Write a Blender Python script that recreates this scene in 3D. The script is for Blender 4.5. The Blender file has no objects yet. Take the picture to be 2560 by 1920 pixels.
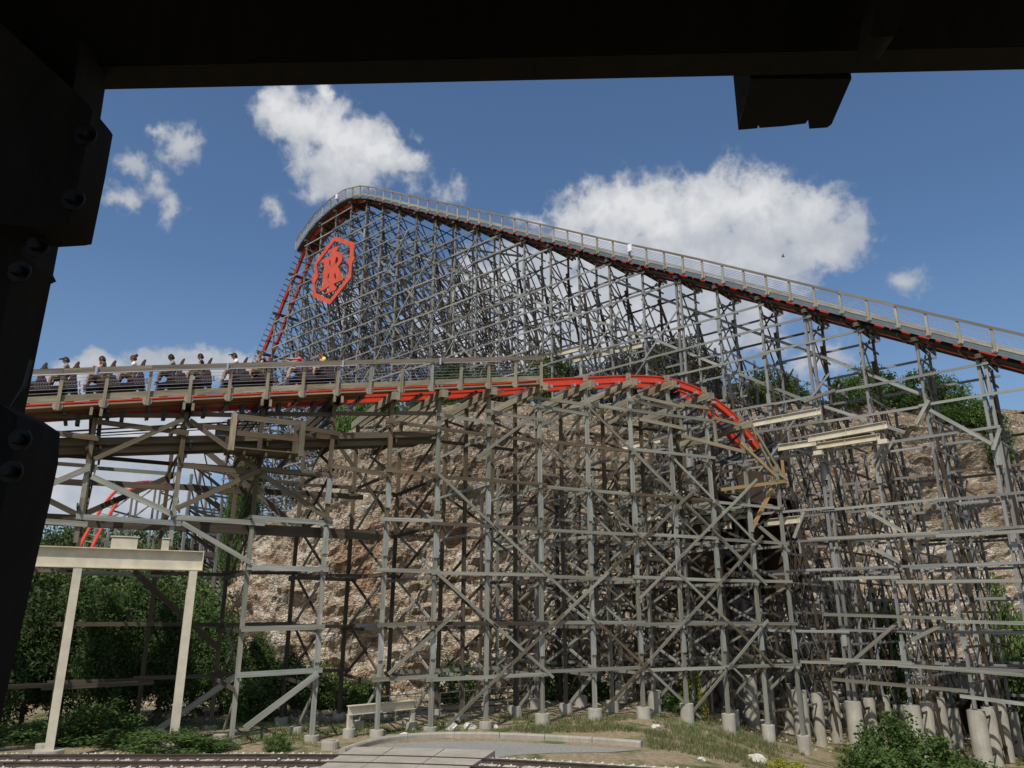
import bpy, bmesh, math, random
import numpy as np
from mathutils import Vector, Matrix, noise

random.seed(7)
SC = bpy.context.scene
COL = SC.collection
R = math.radians

# ------------------------------------------------------------------ camera
CAM_H, PITCH, FPX = 4.5, 16.8, 1923.0        # metres, degrees, focal length in photo pixels (2560 wide)
cam = bpy.data.objects.new('camera', bpy.data.cameras.new('camera'))
COL.objects.link(cam)
cam.location = (0, 0, CAM_H)
cam.rotation_euler = (R(90 + PITCH), 0, 0)
cam.data.sensor_width = 36
cam.data.lens = FPX / 2560 * 36
cam.data.clip_start, cam.data.clip_end = 0.05, 6000
SC.camera = cam

# ------------------------------------------------------------------ exposure
SC.view_settings.view_transform = 'Standard'
SC.view_settings.look = 'None'
SC.view_settings.exposure = -0.22
SC.view_settings.gamma = 1
SC.view_settings.use_curve_mapping = False
SC.cycles.max_bounces = 5
SC.cycles.diffuse_bounces = 3
SC.cycles.transparent_max_bounces = 6
SC.cycles.use_denoising = True

# ------------------------------------------------------------------ sun
SUN_EL = 54.0
SUN_H = Vector((-0.35, -0.94, 0)).normalized()      # horizontal direction TOWARDS the sun
sun_vec = Vector((SUN_H.x * math.cos(R(SUN_EL)), SUN_H.y * math.cos(R(SUN_EL)), math.sin(R(SUN_EL))))
sl = bpy.data.lights.new('sun', 'SUN')
sl.energy, sl.angle, sl.color = 4.6, R(0.55), (1.0, 0.955, 0.88)
sun = bpy.data.objects.new('sun', sl)
COL.objects.link(sun)
sun.location = (0, 0, 120)
sun.rotation_euler = (-sun_vec).to_track_quat('-Z', 'Y').to_euler()


# ------------------------------------------------------------------ photo pixel -> place
_c, _s = math.cos(R(PITCH)), math.sin(R(PITCH))
def ray(px, py):
    dx, dy = px - 1280.0, 960.0 - py
    return Vector((dx, FPX * _c - dy * _s, FPX * _s + dy * _c))
def at_y(px, py, Y):
    r = ray(px, py); k = Y / r.y
    return Vector((r.x * k, Y, CAM_H + r.z * k))
def at_z(px, py, z):
    r = ray(px, py); k = (z - CAM_H) / r.z
    return Vector((r.x * k, r.y * k, z))
def on_plane(px, py, P, D):                       # vertical plane through P along D -> (distance along D, z)
    r = ray(px, py)
    det = r.x * (-D[1]) + D[0] * r.y
    k = (P[0] * (-D[1]) + D[0] * P[1]) / det
    t = (k * r.x - P[0]) * D[0] + (k * r.y - P[1]) * D[1]
    return t, CAM_H + k * r.z
def to_px(p):
    x, y, z = p[0], p[1], p[2] - CAM_H
    f = y * _c + z * _s; u = -y * _s + z * _c
    if f < 0.05: return None
    return 1280 + FPX * x / f, 960 - FPX * u / f
def angles(px, py):
    r = ray(px, py).normalized()
    return math.atan2(r.x, r.y), math.asin(r.z)

# ------------------------------------------------------------------ node helpers
class NT:
    def __init__(s, tree):
        s.t = tree; s.n = tree.nodes; s.l = tree.links
    def new(s, kind, **kw):
        n = s.n.new(kind)
        for k, v in kw.items(): setattr(n, k, v)
        return n
    def put(s, sock, v):
        if isinstance(v, bpy.types.NodeSocket): s.l.new(v, sock)
        elif isinstance(v, (tuple, list)) and sock.type == 'RGBA' and len(v) == 3: sock.default_value = (*v, 1)
        else: sock.default_value = v
    def math(s, op, a, b=0.0, c=0.0, clamp=False):
        n = s.new('ShaderNodeMath', operation=op, use_clamp=clamp)
        for i, v in enumerate((a, b, c)): s.put(n.inputs[i], v)
        return n.outputs[0]
    def vec(s, op, a, b=(0, 0, 0)):
        n = s.new('ShaderNodeVectorMath', operation=op)
        s.put(n.inputs[0], a); s.put(n.inputs[1], b)
        return n.outputs[1] if op in ('LENGTH', 'DOT_PRODUCT', 'DISTANCE') else n.outputs[0]
    def noise(s, vec, scale, detail=4, rough=0.55, dist=0.0, color=False):
        n = s.new('ShaderNodeTexNoise')
        s.put(n.inputs['Vector'], vec); n.inputs['Scale'].default_value = scale
        n.inputs['Detail'].default_value = detail; n.inputs['Roughness'].default_value = rough
        n.inputs['Distortion'].default_value = dist
        return n.outputs['Color' if color else 0]
    def ramp(s, fac, stops, interp='LINEAR'):
        n = s.new('ShaderNodeValToRGB'); n.color_ramp.interpolation = interp
        el = n.color_ramp.elements
        while len(el) < len(stops): el.new(0.5)
        for e, (p, c) in zip(el, stops):
            e.position = p; e.color = (*c, 1) if len(c) == 3 else c
        s.put(n.inputs[0], fac)
        return n.outputs[0]
    def mix(s, fac, a, b, mode='MIX'):
        n = s.new('ShaderNodeMix', data_type='RGBA', blend_type=mode, clamp_factor=True)
        s.put(n.inputs[0], fac); s.put(n.inputs[6], a); s.put(n.inputs[7], b)
        return n.outputs[2]
    def mapr(s, v, a, b, c=0.0, d=1.0, smooth=False):
        n = s.new('ShaderNodeMapRange', interpolation_type='SMOOTHSTEP' if smooth else 'LINEAR')
        for i, x in enumerate((v, a, b, c, d)): s.put(n.inputs[i], x)
        return n.outputs[0]

# ------------------------------------------------------------------ sky with cumulus clouds (fixed by compass direction)
world = bpy.data.worlds.new('World'); SC.world = world; world.use_nodes = True
W = NT(world.node_tree); W.n.clear()
sky = W.new('ShaderNodeTexSky', sky_type='NISHITA')
sky.sun_disc = False
sky.sun_elevation = R(SUN_EL)
sky.sun_rotation = math.atan2(SUN_H.x, SUN_H.y)
sky.air_density, sky.dust_density, sky.ozone_density = 1.0, 1.2, 1.6
tc = W.new('ShaderNodeTexCoord')
sep = W.new('ShaderNodeSeparateXYZ'); W.l.new(tc.outputs['Generated'], sep.inputs[0])
az = W.math('ARCTAN2', sep.outputs[0], sep.outputs[1])
el = W.math('ARCSINE', W.math('MULTIPLY', sep.outputs[2], 0.9999))
comb = W.new('ShaderNodeCombineXYZ'); W.put(comb.inputs[0], az); W.put(comb.inputs[1], el)
ae = comb.outputs[0]
warp = W.noise(ae, 9.0, 4, 0.6, color=True)
warp2 = W.noise(ae, 34.0, 4, 0.65, color=True)
wv = W.vec('ADD', W.vec('MULTIPLY', W.vec('SUBTRACT', warp, (0.5, 0.5, 0.5)), (0.075, 0.06, 0)),
           W.vec('MULTIPLY', W.vec('SUBTRACT', warp2, (0.5, 0.5, 0.5)), (0.026, 0.026, 0)))
p = W.vec('ADD', ae, wv)
# (x, y, half width, half height) of each puff as it stands in the photograph
PUFFS = [(690,262,32,42),(755,305,74,56),(845,350,92,62),(945,376,76,38),(815,425,62,52),(1015,392,34,24),(820,240,18,20),(880,420,52,26),
 (1480,525,75,50),(1560,505,60,40),(1640,545,110,80),(1770,530,110,76),(1880,505,95,52),(1990,560,105,70),(2100,600,72,46),
 (1740,640,200,66),(1500,620,110,70),(1950,655,140,40),(1420,770,230,110),(1640,800,260,95),(1850,760,120,60),(1230,850,150,60),(1250,700,90,55),(1560,700,160,70),
 (150,925,40,22),(245,905,70,26),(460,905,100,24),(585,918,50,22),(330,1075,230,70),(120,1200,150,70),(330,1235,110,45),(520,1090,90,60)]
THIN = [(400,340,40,24),(455,375,50,40),(335,415,44,26),(400,455,28,38),(430,515,24,44),(318,483,58,26),(2265,703,52,34),(1120,478,40,30),(1325,548,50,24),(680,520,24,26),
 (2125,545,40,34),(2040,900,80,50),(860,760,70,60),(700,300,70,60),(1000,430,60,36),(1010,440,30,20)]
best = None
for (x, y, a, b, soft) in [q + (0.0,) for q in PUFFS] + [(q[0], q[1], q[2] * 1.45, q[3] * 1.45, 0.74) for q in THIN]:
    ca, ce = angles(x, y)
    a0, _ = angles(x + a * 1.2, y); _, e0 = angles(x, y - b * 1.2)
    ra = max(abs(a0 - ca), 0.004); re = max(abs(e0 - ce), 0.004)
    d = W.vec('LENGTH', W.vec('MULTIPLY', W.vec('SUBTRACT', p, (ca, ce, 0)), (1 / ra, 1 / re, 0)))
    if soft: d = W.math('ADD', d, soft)
    if best is None: best = d
    else:
        n = W.new('ShaderNodeMath', operation='SMOOTH_MIN')
        W.put(n.inputs[0], best); W.put(n.inputs[1], d); n.inputs[2].default_value = 0.35
        best = n.outputs[0]
# the same fair-weather cumulus go on round the rest of the sky
outer = W.noise(W.vec('MULTIPLY', ae, (1.0, 1.8, 1)), 3.4, 5, 0.55)
away = W.mapr(W.math('ABSOLUTE', az), 0.72, 0.95)
od = W.math('ADD', W.mapr(outer, 0.46, 0.64, 2.0, 0.2), W.math('MULTIPLY', W.math('SUBTRACT', 1.0, away), 3.0))
best = W.math('MINIMUM', best, od)
fine = W.noise(ae, 15.0, 6, 0.58)
fine = W.math('SUBTRACT', 1.0, W.math('ABSOLUTE', W.math('SUBTRACT', W.math('MULTIPLY', fine, 2.0), 1.0)))
dens = W.math('ADD', W.math('SUBTRACT', 1.12, best), W.math('MULTIPLY', W.math('SUBTRACT', fine, 0.74), 1.75))
mask = W.mapr(dens, -0.16, 0.62, 0, 1, smooth=True)
core = W.mapr(dens, 0.1, 1.15, 0, 1)
lum = W.noise(W.vec('ADD', ae, (3.1, 0.012, 0)), 14.0, 5, 0.55)
azn = W.mapr(az, -0.7, 0.7)
base_el = W.ramp(azn, [(0.0, (.50,.50,.50)), (0.30, (.50,.50,.50)), (0.43, (.52,.52,.52)), (0.50, (.43,.43,.43)), (0.56, (.40,.40,.40)), (0.82, (.415,.415,.415)), (1.0, (.38,.38,.38))])
lift_ = W.mapr(W.math('SUBTRACT', W.math('ADD', el, W.math('MULTIPLY', W.math('SUBTRACT', lum, 0.5), 0.16)), base_el), 0.0, 0.085)
shade = W.math('MAXIMUM', lift_, W.math('MULTIPLY', W.mapr(lum, 0.36, 0.62), 0.62))
ccol = W.mix(W.math('MULTIPLY', shade, core), (4.7, 5.05, 5.7), (8.6, 8.65, 8.75))
skyd = W.vec('MULTIPLY', sky.outputs[0], (0.90, 1.09, 1.24))
horizon = W.mapr(el, 0.0, 0.42, 0.42, 0.0)
skyd = W.mix(horizon, skyd, (3.0, 4.3, 6.0))
final = W.mix(W.math('MULTIPLY', mask, 0.94), skyd, ccol)
bg = W.new('ShaderNodeBackground'); W.put(bg.inputs[0], final); bg.inputs[1].default_value = 0.105
wo = W.new('ShaderNodeOutputWorld'); W.l.new(bg.outputs[0], wo.inputs[0])
# ------------------------------------------------------------------ materials
def new_mat(name):
    m = bpy.data.materials.new(name); m.use_nodes = True
    t = NT(m.node_tree); b = m.node_tree.nodes['Principled BSDF']
    return m, t, b
def plain(name, col, rough=0.6, metal=0.0, var=0.12, scale=4.0, spec=0.4):
    m, t, b = new_mat(name)
    co = t.new('ShaderNodeTexCoord').outputs['Object']
    n = t.noise(co, scale, 5, 0.6)
    f = t.mapr(n, 0.3, 0.7, 1 - var, 1 + var)
    c = t.new('ShaderNodeCombineXYZ')
    for i in range(3): t.put(c.inputs[i], t.math('MULTIPLY', f, col[i]))
    t.put(b.inputs['Base Color'], c.outputs[0])
    b.inputs['Roughness'].default_value = rough; b.inputs['Metallic'].default_value = metal
    b.inputs['Specular IOR Level'].default_value = spec
    return m
def timber(name, stops, rough=0.88, streak=0.40):
    m, t, b = new_mat(name)
    ob = t.new('ShaderNodeObjectInfo').outputs['Random']
    isl = t.new('ShaderNodeNewGeometry').outputs['Random Per Island']
    rnd = t.math('FRACT', t.math('ADD', ob, isl))
    base = t.ramp(rnd, [(i / max(1, len(stops) - 1), c) for i, c in enumerate(stops)])
    tcn = t.new('ShaderNodeTexCoord')
    co = t.vec('MULTIPLY', tcn.outputs['Object'], (7, 7, 1.6))
    off = t.new('ShaderNodeCombineXYZ')
    for i in range(3): t.put(off.inputs[i], t.math('MULTIPLY', rnd, 37.0 + 11 * i))
    n = t.noise(t.vec('ADD', co, off.outputs[0]), 2.2, 5, 0.6)
    blot = t.noise(t.vec('ADD', tcn.outputs['Object'], off.outputs[0]), 1.3, 3, 0.5)
    k = t.math('MULTIPLY', t.mapr(n, 0.28, 0.72, 1 - streak, 1 + streak), t.mapr(blot, 0.3, 0.7, 0.74, 1.2))
    t.put(b.inputs['Base Color'], t.mix(1.0, base, t.vec('MULTIPLY', (1, 1, 1), k), 'MULTIPLY'))
    b.inputs['Roughness'].default_value = rough; b.inputs['Specular IOR Level'].default_value = 0.25
    return m
M = {}
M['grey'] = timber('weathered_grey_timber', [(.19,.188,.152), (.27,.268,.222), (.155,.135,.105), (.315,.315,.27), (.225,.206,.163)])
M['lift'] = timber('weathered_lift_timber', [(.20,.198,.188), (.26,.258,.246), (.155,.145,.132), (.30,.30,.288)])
M['dark'] = timber('dark_brown_timber', [(.075,.058,.042), (.11,.085,.06), (.055,.044,.034), (.13,.105,.08)])  # on braces and back rows this darkness paints in backlit shade
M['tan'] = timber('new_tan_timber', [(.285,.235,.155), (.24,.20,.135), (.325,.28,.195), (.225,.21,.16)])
M['paletan'] = timber('bleached_tan_timber', [(.33,.30,.235), (.29,.26,.20), (.37,.345,.285), (.26,.24,.195)])
M['railbrown'] = timber('brown_grey_rail_timber', [(.20,.165,.125), (.17,.14,.11), (.23,.195,.15)])
M['redbrown'] = timber('red_brown_stained_timber', [(.235,.105,.058), (.20,.088,.05), (.27,.135,.08)])
M['orange'] = timber('fresh_orange_timber', [(.40,.25,.10), (.36,.24,.11), (.42,.29,.14)])
M['brown'] = timber('stained_shaded_brown_timber', [(.118,.088,.054), (.095,.070,.044), (.145,.110,.070), (.13,.108,.078)])  # brown stain, darkened further to stand in for shade under the track
M['shade_black'] = timber('shade_black_timber', [(.013,.011,.009), (.017,.014,.011), (.011,.010,.009)], 0.9, 0.35)  # dark timber blackened so its colour stands in for deep shade
M['splice'] = timber('pale_grey_timber', [(.29,.295,.27), (.25,.255,.23), (.32,.32,.30)])
M['red'] = plain('red_painted_steel', (.62,.060,.022), 0.42, var=0.10)
M['orangered'] = plain('orange_red_sign_paint', (.60,.085,.042), 0.6, var=0.16, scale=1.2)
M['studs'] = plain('dull_metal_studs', (.16,.15,.145), 0.4, 0.5)
M['cream'] = plain('cream_painted_steel', (.57,.51,.385), 0.6, var=0.16, scale=1.9)
M['steel'] = plain('blue_grey_steel', (.14,.165,.18), 0.45, 0.3, var=0.2)
M['channel'] = plain('dark_steel_channel', (.07,.08,.09), 0.4, 0.5)
M['galv'] = plain('galvanised_steel', (.52,.53,.54), 0.3, 0.75, var=0.15)
M['chrome'] = plain('bright_steel_tube', (.78,.79,.80), 0.18, 0.9, var=0.05)
M['steelbox'] = M['steel']
M['wire'] = plain('steel_cable', (.62,.63,.64), 0.35, 0.7)
M['rail'] = plain('rusty_rail_steel', (.085,.062,.05), 0.5, 0.4, var=0.25)
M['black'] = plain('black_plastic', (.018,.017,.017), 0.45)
M['carbody'] = plain('dark_car_body', (.048,.022,.019), 0.35, 0.2)
M['leather'] = plain('brown_seat_leather', (.075,.042,.028), 0.5)
M['white'] = plain('white_enamel', (.80,.81,.82), 0.4, var=0.04)
M['box'] = plain('grey_cabinet_paint', (.17,.19,.20), 0.5)
M['bark'] = plain('bark', (.13,.10,.075), 0.95, var=0.35, scale=6)
M['boltm'] = plain('blackened_bolt', (.012,.012,.012), 0.6, 0.4)
M['ply'] = plain('brown_plywood', (.075,.048,.030), 0.8, var=0.25, scale=1.5)

def concrete_mat(name, col):
    m, t, b = new_mat(name)
    co = t.new('ShaderNodeTexCoord').outputs['Object']
    n = t.noise(co, 1.1, 6, 0.6); n2 = t.noise(t.vec('MULTIPLY', co, (7, 7, 0.8)), 1.5, 4, 0.6)
    k = t.math('MULTIPLY', t.mapr(n, 0.3, 0.7, 0.78, 1.12), t.mapr(n2, 0.3, 0.75, 1.06, 0.82))
    t.put(b.inputs['Base Color'], t.mix(1.0, col, t.vec('MULTIPLY', (1, 1, 1), k), 'MULTIPLY'))
    b.inputs['Roughness'].default_value = 0.92; b.inputs['Specular IOR Level'].default_value = 0.2
    return m
M['concrete'] = concrete_mat('pale_concrete', (.42,.39,.32))
M['kerb'] = concrete_mat('dusty_kerb_concrete', (.36,.325,.265))

def leaf_mat(name, cols, trans=0.25):
    m, t, b = new_mat(name)
    g = t.new('ShaderNodeNewGeometry')
    rnd = g.outputs['Random Per Island']
    ob = t.new('ShaderNodeObjectInfo').outputs['Random']
    col = t.ramp(rnd, [(i / (len(cols) - 1), c) for i, c in enumerate(cols)])
    k = t.mapr(ob, 0, 1, 0.75, 1.5)
    col = t.mix(1.0, col, t.vec('MULTIPLY', (1, 1, 1), k), 'MULTIPLY')
    t.put(b.inputs['Base Color'], col)
    b.inputs['Roughness'].default_value = 0.7; b.inputs['Specular IOR Level'].default_value = 0.2
    tr = t.new('ShaderNodeBsdfTranslucent'); t.put(tr.inputs[0], col)
    mx = t.new('ShaderNodeMixShader'); mx.inputs[0].default_value = trans
    t.l.new(b.outputs[0], mx.inputs[1]); t.l.new(tr.outputs[0], mx.inputs[2])
    t.l.new(mx.outputs[0], m.node_tree.nodes['Material Output'].inputs[0])
    return m
M['juniper'] = leaf_mat('juniper_foliage', [(.036,.064,.020), (.068,.112,.030), (.050,.085,.027), (.098,.145,.042)])
M['oak'] = leaf_mat('oak_foliage', [(.045,.074,.022), (.080,.125,.034), (.060,.092,.030), (.12,.155,.052)])
M['liveoak'] = leaf_mat('live_oak_foliage', [(.030,.040,.020), (.050,.062,.032), (.040,.050,.028), (.070,.080,.045)])
M['bushy'] = leaf_mat('bright_bush_foliage', [(.050,.090,.022), (.075,.125,.030), (.095,.14,.036), (.060,.10,.028)])
M['yellowbush'] = leaf_mat('yellow_flower_foliage', [(.16,.20,.03), (.32,.28,.03), (.12,.17,.03), (.40,.33,.04)])
M['grass'] = leaf_mat('dry_grass_blades', [(.20,.165,.085), (.13,.13,.05), (.07,.105,.03), (.25,.21,.12)])
M['greengrass'] = leaf_mat('green_weed_blades', [(.055,.095,.026), (.085,.13,.035), (.12,.14,.05)])

def rock_mat():
    m, t, b = new_mat('limestone_rock')
    g = t.new('ShaderNodeNewGeometry')
    pos = g.outputs['Position']
    wob = t.noise(pos, 1.1, 4, 0.6, color=True)
    wp = t.vec('ADD', t.vec('MULTIPLY', pos, (1, 1, 1.55)), t.vec('MULTIPLY', wob, (.9, .9, .9)))
    big = t.noise(pos, 0.17, 4, 0.6, 0.6)
    mid = t.noise(wp, 0.8, 6, 0.65, 0.3)
    fin = t.noise(wp, 5.2, 6, 0.72)
    def vor(scale, feat):
        v = t.new('ShaderNodeTexVoronoi', feature=feat); t.put(v.inputs['Vector'], wp); v.inputs['Scale'].default_value = scale
        return v
    v1, v2 = vor(1.15, 'DISTANCE_TO_EDGE'), vor(3.8, 'DISTANCE_TO_EDGE')
    stone = t.new('ShaderNodeSeparateColor'); t.l.new(vor(1.15, 'F1').outputs['Color'], stone.inputs[0])
    stone2 = t.new('ShaderNodeSeparateColor'); t.l.new(vor(3.8, 'F1').outputs['Color'], stone2.inputs[0])
    val = t.math('ADD', t.math('MULTIPLY', mid, 0.55), t.math('ADD', t.math('MULTIPLY', stone.outputs[0], 0.22), t.math('MULTIPLY', stone2.outputs[0], 0.25)))
    base = t.ramp(val, [(0.22, (.22,.13,.078)), (0.36, (.43,.318,.212)), (0.50, (.62,.51,.375)), (0.68, (.82,.735,.60))])
    rust = t.ramp(fin, [(0.3, (.24,.095,.04)), (0.55, (.45,.23,.115)), (0.75, (.56,.40,.26))])
    col = t.mix(t.math('MULTIPLY', t.mapr(big, 0.53, 0.65), 0.66), base, rust)
    sepz = t.new('ShaderNodeSeparateXYZ'); t.l.new(pos, sepz.inputs[0])
    # the weathered, soil-stained crest above the quarried face
    top = t.mapr(t.math('ADD', sepz.outputs[2], t.math('MULTIPLY', t.math('SUBTRACT', big, 0.5), 13.0)), 8.5, 14.0)
    soil = t.ramp(t.math('ADD', t.math('MULTIPLY', fin, 0.7), t.math('MULTIPLY', stone2.outputs[1], 0.3)), [(0.30, (.085,.058,.042)), (0.46, (.235,.168,.105)), (0.60, (.42,.335,.235)), (0.72, (.62,.54,.43))])
    col = t.mix(t.math('MULTIPLY', top, 0.74), col, soil)
    nz = t.new('ShaderNodeSeparateXYZ'); t.l.new(g.outputs['Normal'], nz.inputs[0])
    flat = t.math('MULTIPLY', t.mapr(nz.outputs[2], 0.75, 0.95), t.mapr(mid, 0.40, 0.58))
    gcol = t.ramp(fin, [(0.3, (.10,.105,.04)), (0.55, (.26,.205,.105)), (0.75, (.30,.25,.15))])
    col = t.mix(t.math('MULTIPLY', flat, 0.85), col, gcol)
    crack = t.math('MAXIMUM', t.mapr(v1.outputs[0], 0.0, 0.07, 0.75, 0.0), t.mapr(v2.outputs[0], 0.0, 0.06, 0.55, 0.0))
    crack = t.math('MULTIPLY', crack, t.mapr(fin, 0.38, 0.6))
    col = t.mix(crack, col, (.13,.085,.055))
    t.put(b.inputs['Base Color'], col)
    b.inputs['Roughness'].default_value = 0.95; b.inputs['Specular IOR Level'].default_value = 0.15
    hgt = t.math('ADD', t.math('MULTIPLY', t.mapr(v1.outputs[0], 0.0, 0.25), 0.5), t.math('ADD', t.math('MULTIPLY', t.mapr(v2.outputs[0], 0.0, 0.2), 0.35), t.math('MULTIPLY', fin, 0.8)))
    bm_ = t.new('ShaderNodeBump'); bm_.inputs['Strength'].default_value = 1.0; bm_.inputs['Distance'].default_value = 0.28
    t.put(bm_.inputs['Height'], hgt); t.l.new(bm_.outputs[0], b.inputs['Normal'])
    return m
M['rock'] = rock_mat()

def soil_mat():
    m, t, b = new_mat('dry_soil_and_grass')
    pos = t.new('ShaderNodeNewGeometry').outputs['Position']
    a = t.noise(pos, 0.45, 5, 0.6, 0.5); f = t.noise(pos, 5.0, 6, 0.7); gr = t.noise(pos, 0.22, 4, 0.6)
    dry = t.ramp(f, [(0.3, (.15,.115,.065)), (0.5, (.255,.20,.125)), (0.72, (.37,.31,.21))])
    green = t.ramp(f, [(0.3, (.035,.05,.016)), (0.55, (.075,.10,.03)), (0.75, (.15,.16,.07))])
    col = t.mix(t.mapr(a, 0.50, 0.64), dry, green)
    col = t.mix(t.mapr(gr, 0.62, 0.75, 0, 0.7), col, (.40,.33,.23))
    t.put(b.inputs['Base Color'], col)
    b.inputs['Roughness'].default_value = 0.97; b.inputs['Specular IOR Level'].default_value = 0.1
    bm_ = t.new('ShaderNodeBump'); bm_.inputs['Strength'].default_value = 0.8; bm_.inputs['Distance'].default_value = 0.06
    t.put(bm_.inputs['Height'], f); t.l.new(bm_.outputs[0], b.inputs['Normal'])
    return m
M['soil'] = soil_mat()
def gravel_mat(name, c0, c1, c2, sc=16):
    m, t, b = new_mat(name)
    pos = t.new('ShaderNodeNewGeometry').outputs['Position']
    v = t.new('ShaderNodeTexVoronoi'); t.put(v.inputs['Vector'], pos); v.inputs['Scale'].default_value = sc
    sp = t.new('ShaderNodeSeparateColor'); t.l.new(v.outputs['Color'], sp.inputs[0])
    n = t.noise(pos, 0.8, 4, 0.6)
    col = t.ramp(t.math('ADD', t.math('MULTIPLY', sp.outputs[0], 0.7), t.math('MULTIPLY', n, 0.4)), [(0.15, c0), (0.5, c1), (0.9, c2)])
    t.put(b.inputs['Base Color'], col); b.inputs['Roughness'].default_value = 0.95
    bm_ = t.new('ShaderNodeBump'); bm_.inputs['Strength'].default_value = 0.7; bm_.inputs['Distance'].default_value = 0.04
    t.put(bm_.inputs['Height'], v.outputs['Distance']); t.l.new(bm_.outputs[0], b.inputs['Normal'])
    return m
M['ballast'] = gravel_mat('pale_ballast_gravel', (.20,.165,.12), (.38,.335,.265), (.55,.51,.43))
M['asphalt'] = gravel_mat('worn_grey_asphalt', (.20,.19,.17), (.245,.235,.21), (.30,.285,.25), 22)
M['stone'] = gravel_mat('white_limestone_lumps', (.36,.33,.27), (.50,.46,.39), (.62,.58,.50), 6)
M['rubble'] = gravel_mat('brown_limestone_rubble', (.20,.16,.12), (.34,.28,.21), (.46,.40,.32), 6)

# ------------------------------------------------------------------ objects
def tag(o, label=None, cat=None, group=None, kind=None):
    if label: o['label'] = label
    if cat: o['category'] = cat
    if group: o['group'] = group
    if kind: o['kind'] = kind
    return o
def thing(name, label, cat, loc=(0, 0, 0), group=None, matrix=None):
    o = bpy.data.objects.new(name, None); COL.objects.link(o)
    o.empty_display_size = 0.3
    if matrix is not None: o.matrix_world = matrix
    else: o.location = loc
    return tag(o, label, cat, group, 'thing')
def link(name, mesh, parent=None, mat=None, world=True):
    """link a mesh given in world coordinates; under an Empty its place is kept"""
    o = bpy.data.objects.new(name, mesh); COL.objects.link(o)
    if mat is not None and not mesh.materials: mesh.materials.append(mat)
    if parent is not None:
        o.parent = parent
        if world: o.matrix_parent_inverse = root_matrix(parent).inverted()
    return o
def root_matrix(p):
    m = Matrix.Identity(4)
    chain = []
    while p is not None: chain.append(p); p = p.parent
    for q in reversed(chain): m = m @ q.matrix_parent_inverse @ q.matrix_basis
    return m
class MB:
    def __init__(s): s.v = []; s.f = []
    def add(s, vs, fs):
        b = len(s.v); s.v += [tuple(v) for v in vs]; s.f += [tuple(i + b for i in f) for f in fs]; return s
    def box(s, c, size, ax=None):
        c = Vector(c); X, Y, Z = ax if ax else (Vector((1,0,0)), Vector((0,1,0)), Vector((0,0,1)))
        x, y, z = X * size[0] / 2, Y * size[1] / 2, Z * size[2] / 2
        vs = [c + sx * x + sy * y + sz * z for sz in (-1, 1) for sy in (-1, 1) for sx in (-1, 1)]
        return s.add(vs, BOXF)
    def beam(s, p0, p1, w, d, xdir=(0, 0, 1)):
        m = beam_matrix(p0, p1, w, d, xdir)
        return s.add([m @ Vector(v) for v in BOXV], BOXF)
    def tube(s, pts, r, n=8, cap=True):
        pts = [Vector(q) for q in pts]; rr = r if isinstance(r, (list, tuple)) else [r] * len(pts)
        vs, fs = [], []
        for i, q in enumerate(pts):
            t = (pts[min(i + 1, len(pts) - 1)] - pts[max(i - 1, 0)]).normalized()
            a = t.orthogonal().normalized() if abs(t.z) > 0.95 else t.cross(Vector((0, 0, 1))).normalized()
            if abs(t.z) > 0.95: a = Vector((1, 0, 0)); a = (a - t * a.dot(t)).normalized()
            b = t.cross(a)
            vs += [q + (a * math.cos(2 * math.pi * k / n) + b * math.sin(2 * math.pi * k / n)) * rr[i] for k in range(n)]
        for i in range(len(pts) - 1):
            for k in range(n):
                fs.append((i * n + k, i * n + (k + 1) % n, (i + 1) * n + (k + 1) % n, (i + 1) * n + k))
        if cap: fs += [tuple(reversed(range(n))), tuple(range((len(pts) - 1) * n, len(pts) * n))]
        return s.add(vs, fs)
    def sweep(s, pts, sides, ups, prof, cap=True):
        n = len(prof); vs, fs = [], []
        for q, a, b in zip(pts, sides, ups): vs += [Vector(q) + a * u + b * v for (u, v) in prof]
        for i in range(len(pts) - 1):
            for k in range(n): fs.append((i * n + k, i * n + (k + 1) % n, (i + 1) * n + (k + 1) % n, (i + 1) * n + k))
        if cap: fs += [tuple(reversed(range(n))), tuple(range((len(pts) - 1) * n, len(pts) * n))]
        return s.add(vs, fs)
    def mesh(s, name, mat, smooth=False, bevel=0.0):
        me = bpy.data.meshes.new(name); me.from_pydata(s.v, [], s.f)
        bm = bmesh.new(); bm.from_mesh(me)
        if bevel: bmesh.ops.bevel(bm, geom=list(bm.edges), offset=bevel, segments=2, affect='EDGES', clamp_overlap=True)
        bmesh.ops.recalc_face_normals(bm, faces=bm.faces)
        bm.to_mesh(me); bm.free()
        me.materials.append(mat)
        if smooth:
            me.shade_smooth()
        return me
    def build(s, name, mat, parent=None, smooth=False, bevel=0.0, world=True):
        return link(name, s.mesh(name, mat, smooth, bevel), parent, None, world)
BOXV = [(-.5,-.5,0),(.5,-.5,0),(-.5,.5,0),(.5,.5,0),(-.5,-.5,1),(.5,-.5,1),(-.5,.5,1),(.5,.5,1)]
BOXF = [(0,2,3,1),(4,5,7,6),(0,1,5,4),(2,6,7,3),(0,4,6,2),(1,3,7,5)]
def beam_matrix(p0, p1, w, d, xdir=(0, 0, 1)):
    p0, p1 = Vector(p0), Vector(p1); z = p1 - p0; L = z.length; z = z / L
    x = Vector(xdir); x = x - z * x.dot(z)
    if x.length < 1e-4: x = z.orthogonal()
    x.normalize(); y = z.cross(x)
    m = Matrix.Identity(4)
    for i in range(3): m[i][0], m[i][1], m[i][2], m[i][3] = x[i] * w, y[i] * d, z[i] * L, p0[i]
    return m
_unit = {}
def unit_box(key):
    if key not in _unit:
        me = bpy.data.meshes.new('timber_' + key); me.from_pydata(BOXV, [], BOXF); me.materials.append(M[key]); _unit[key] = me
    return _unit[key]
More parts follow.
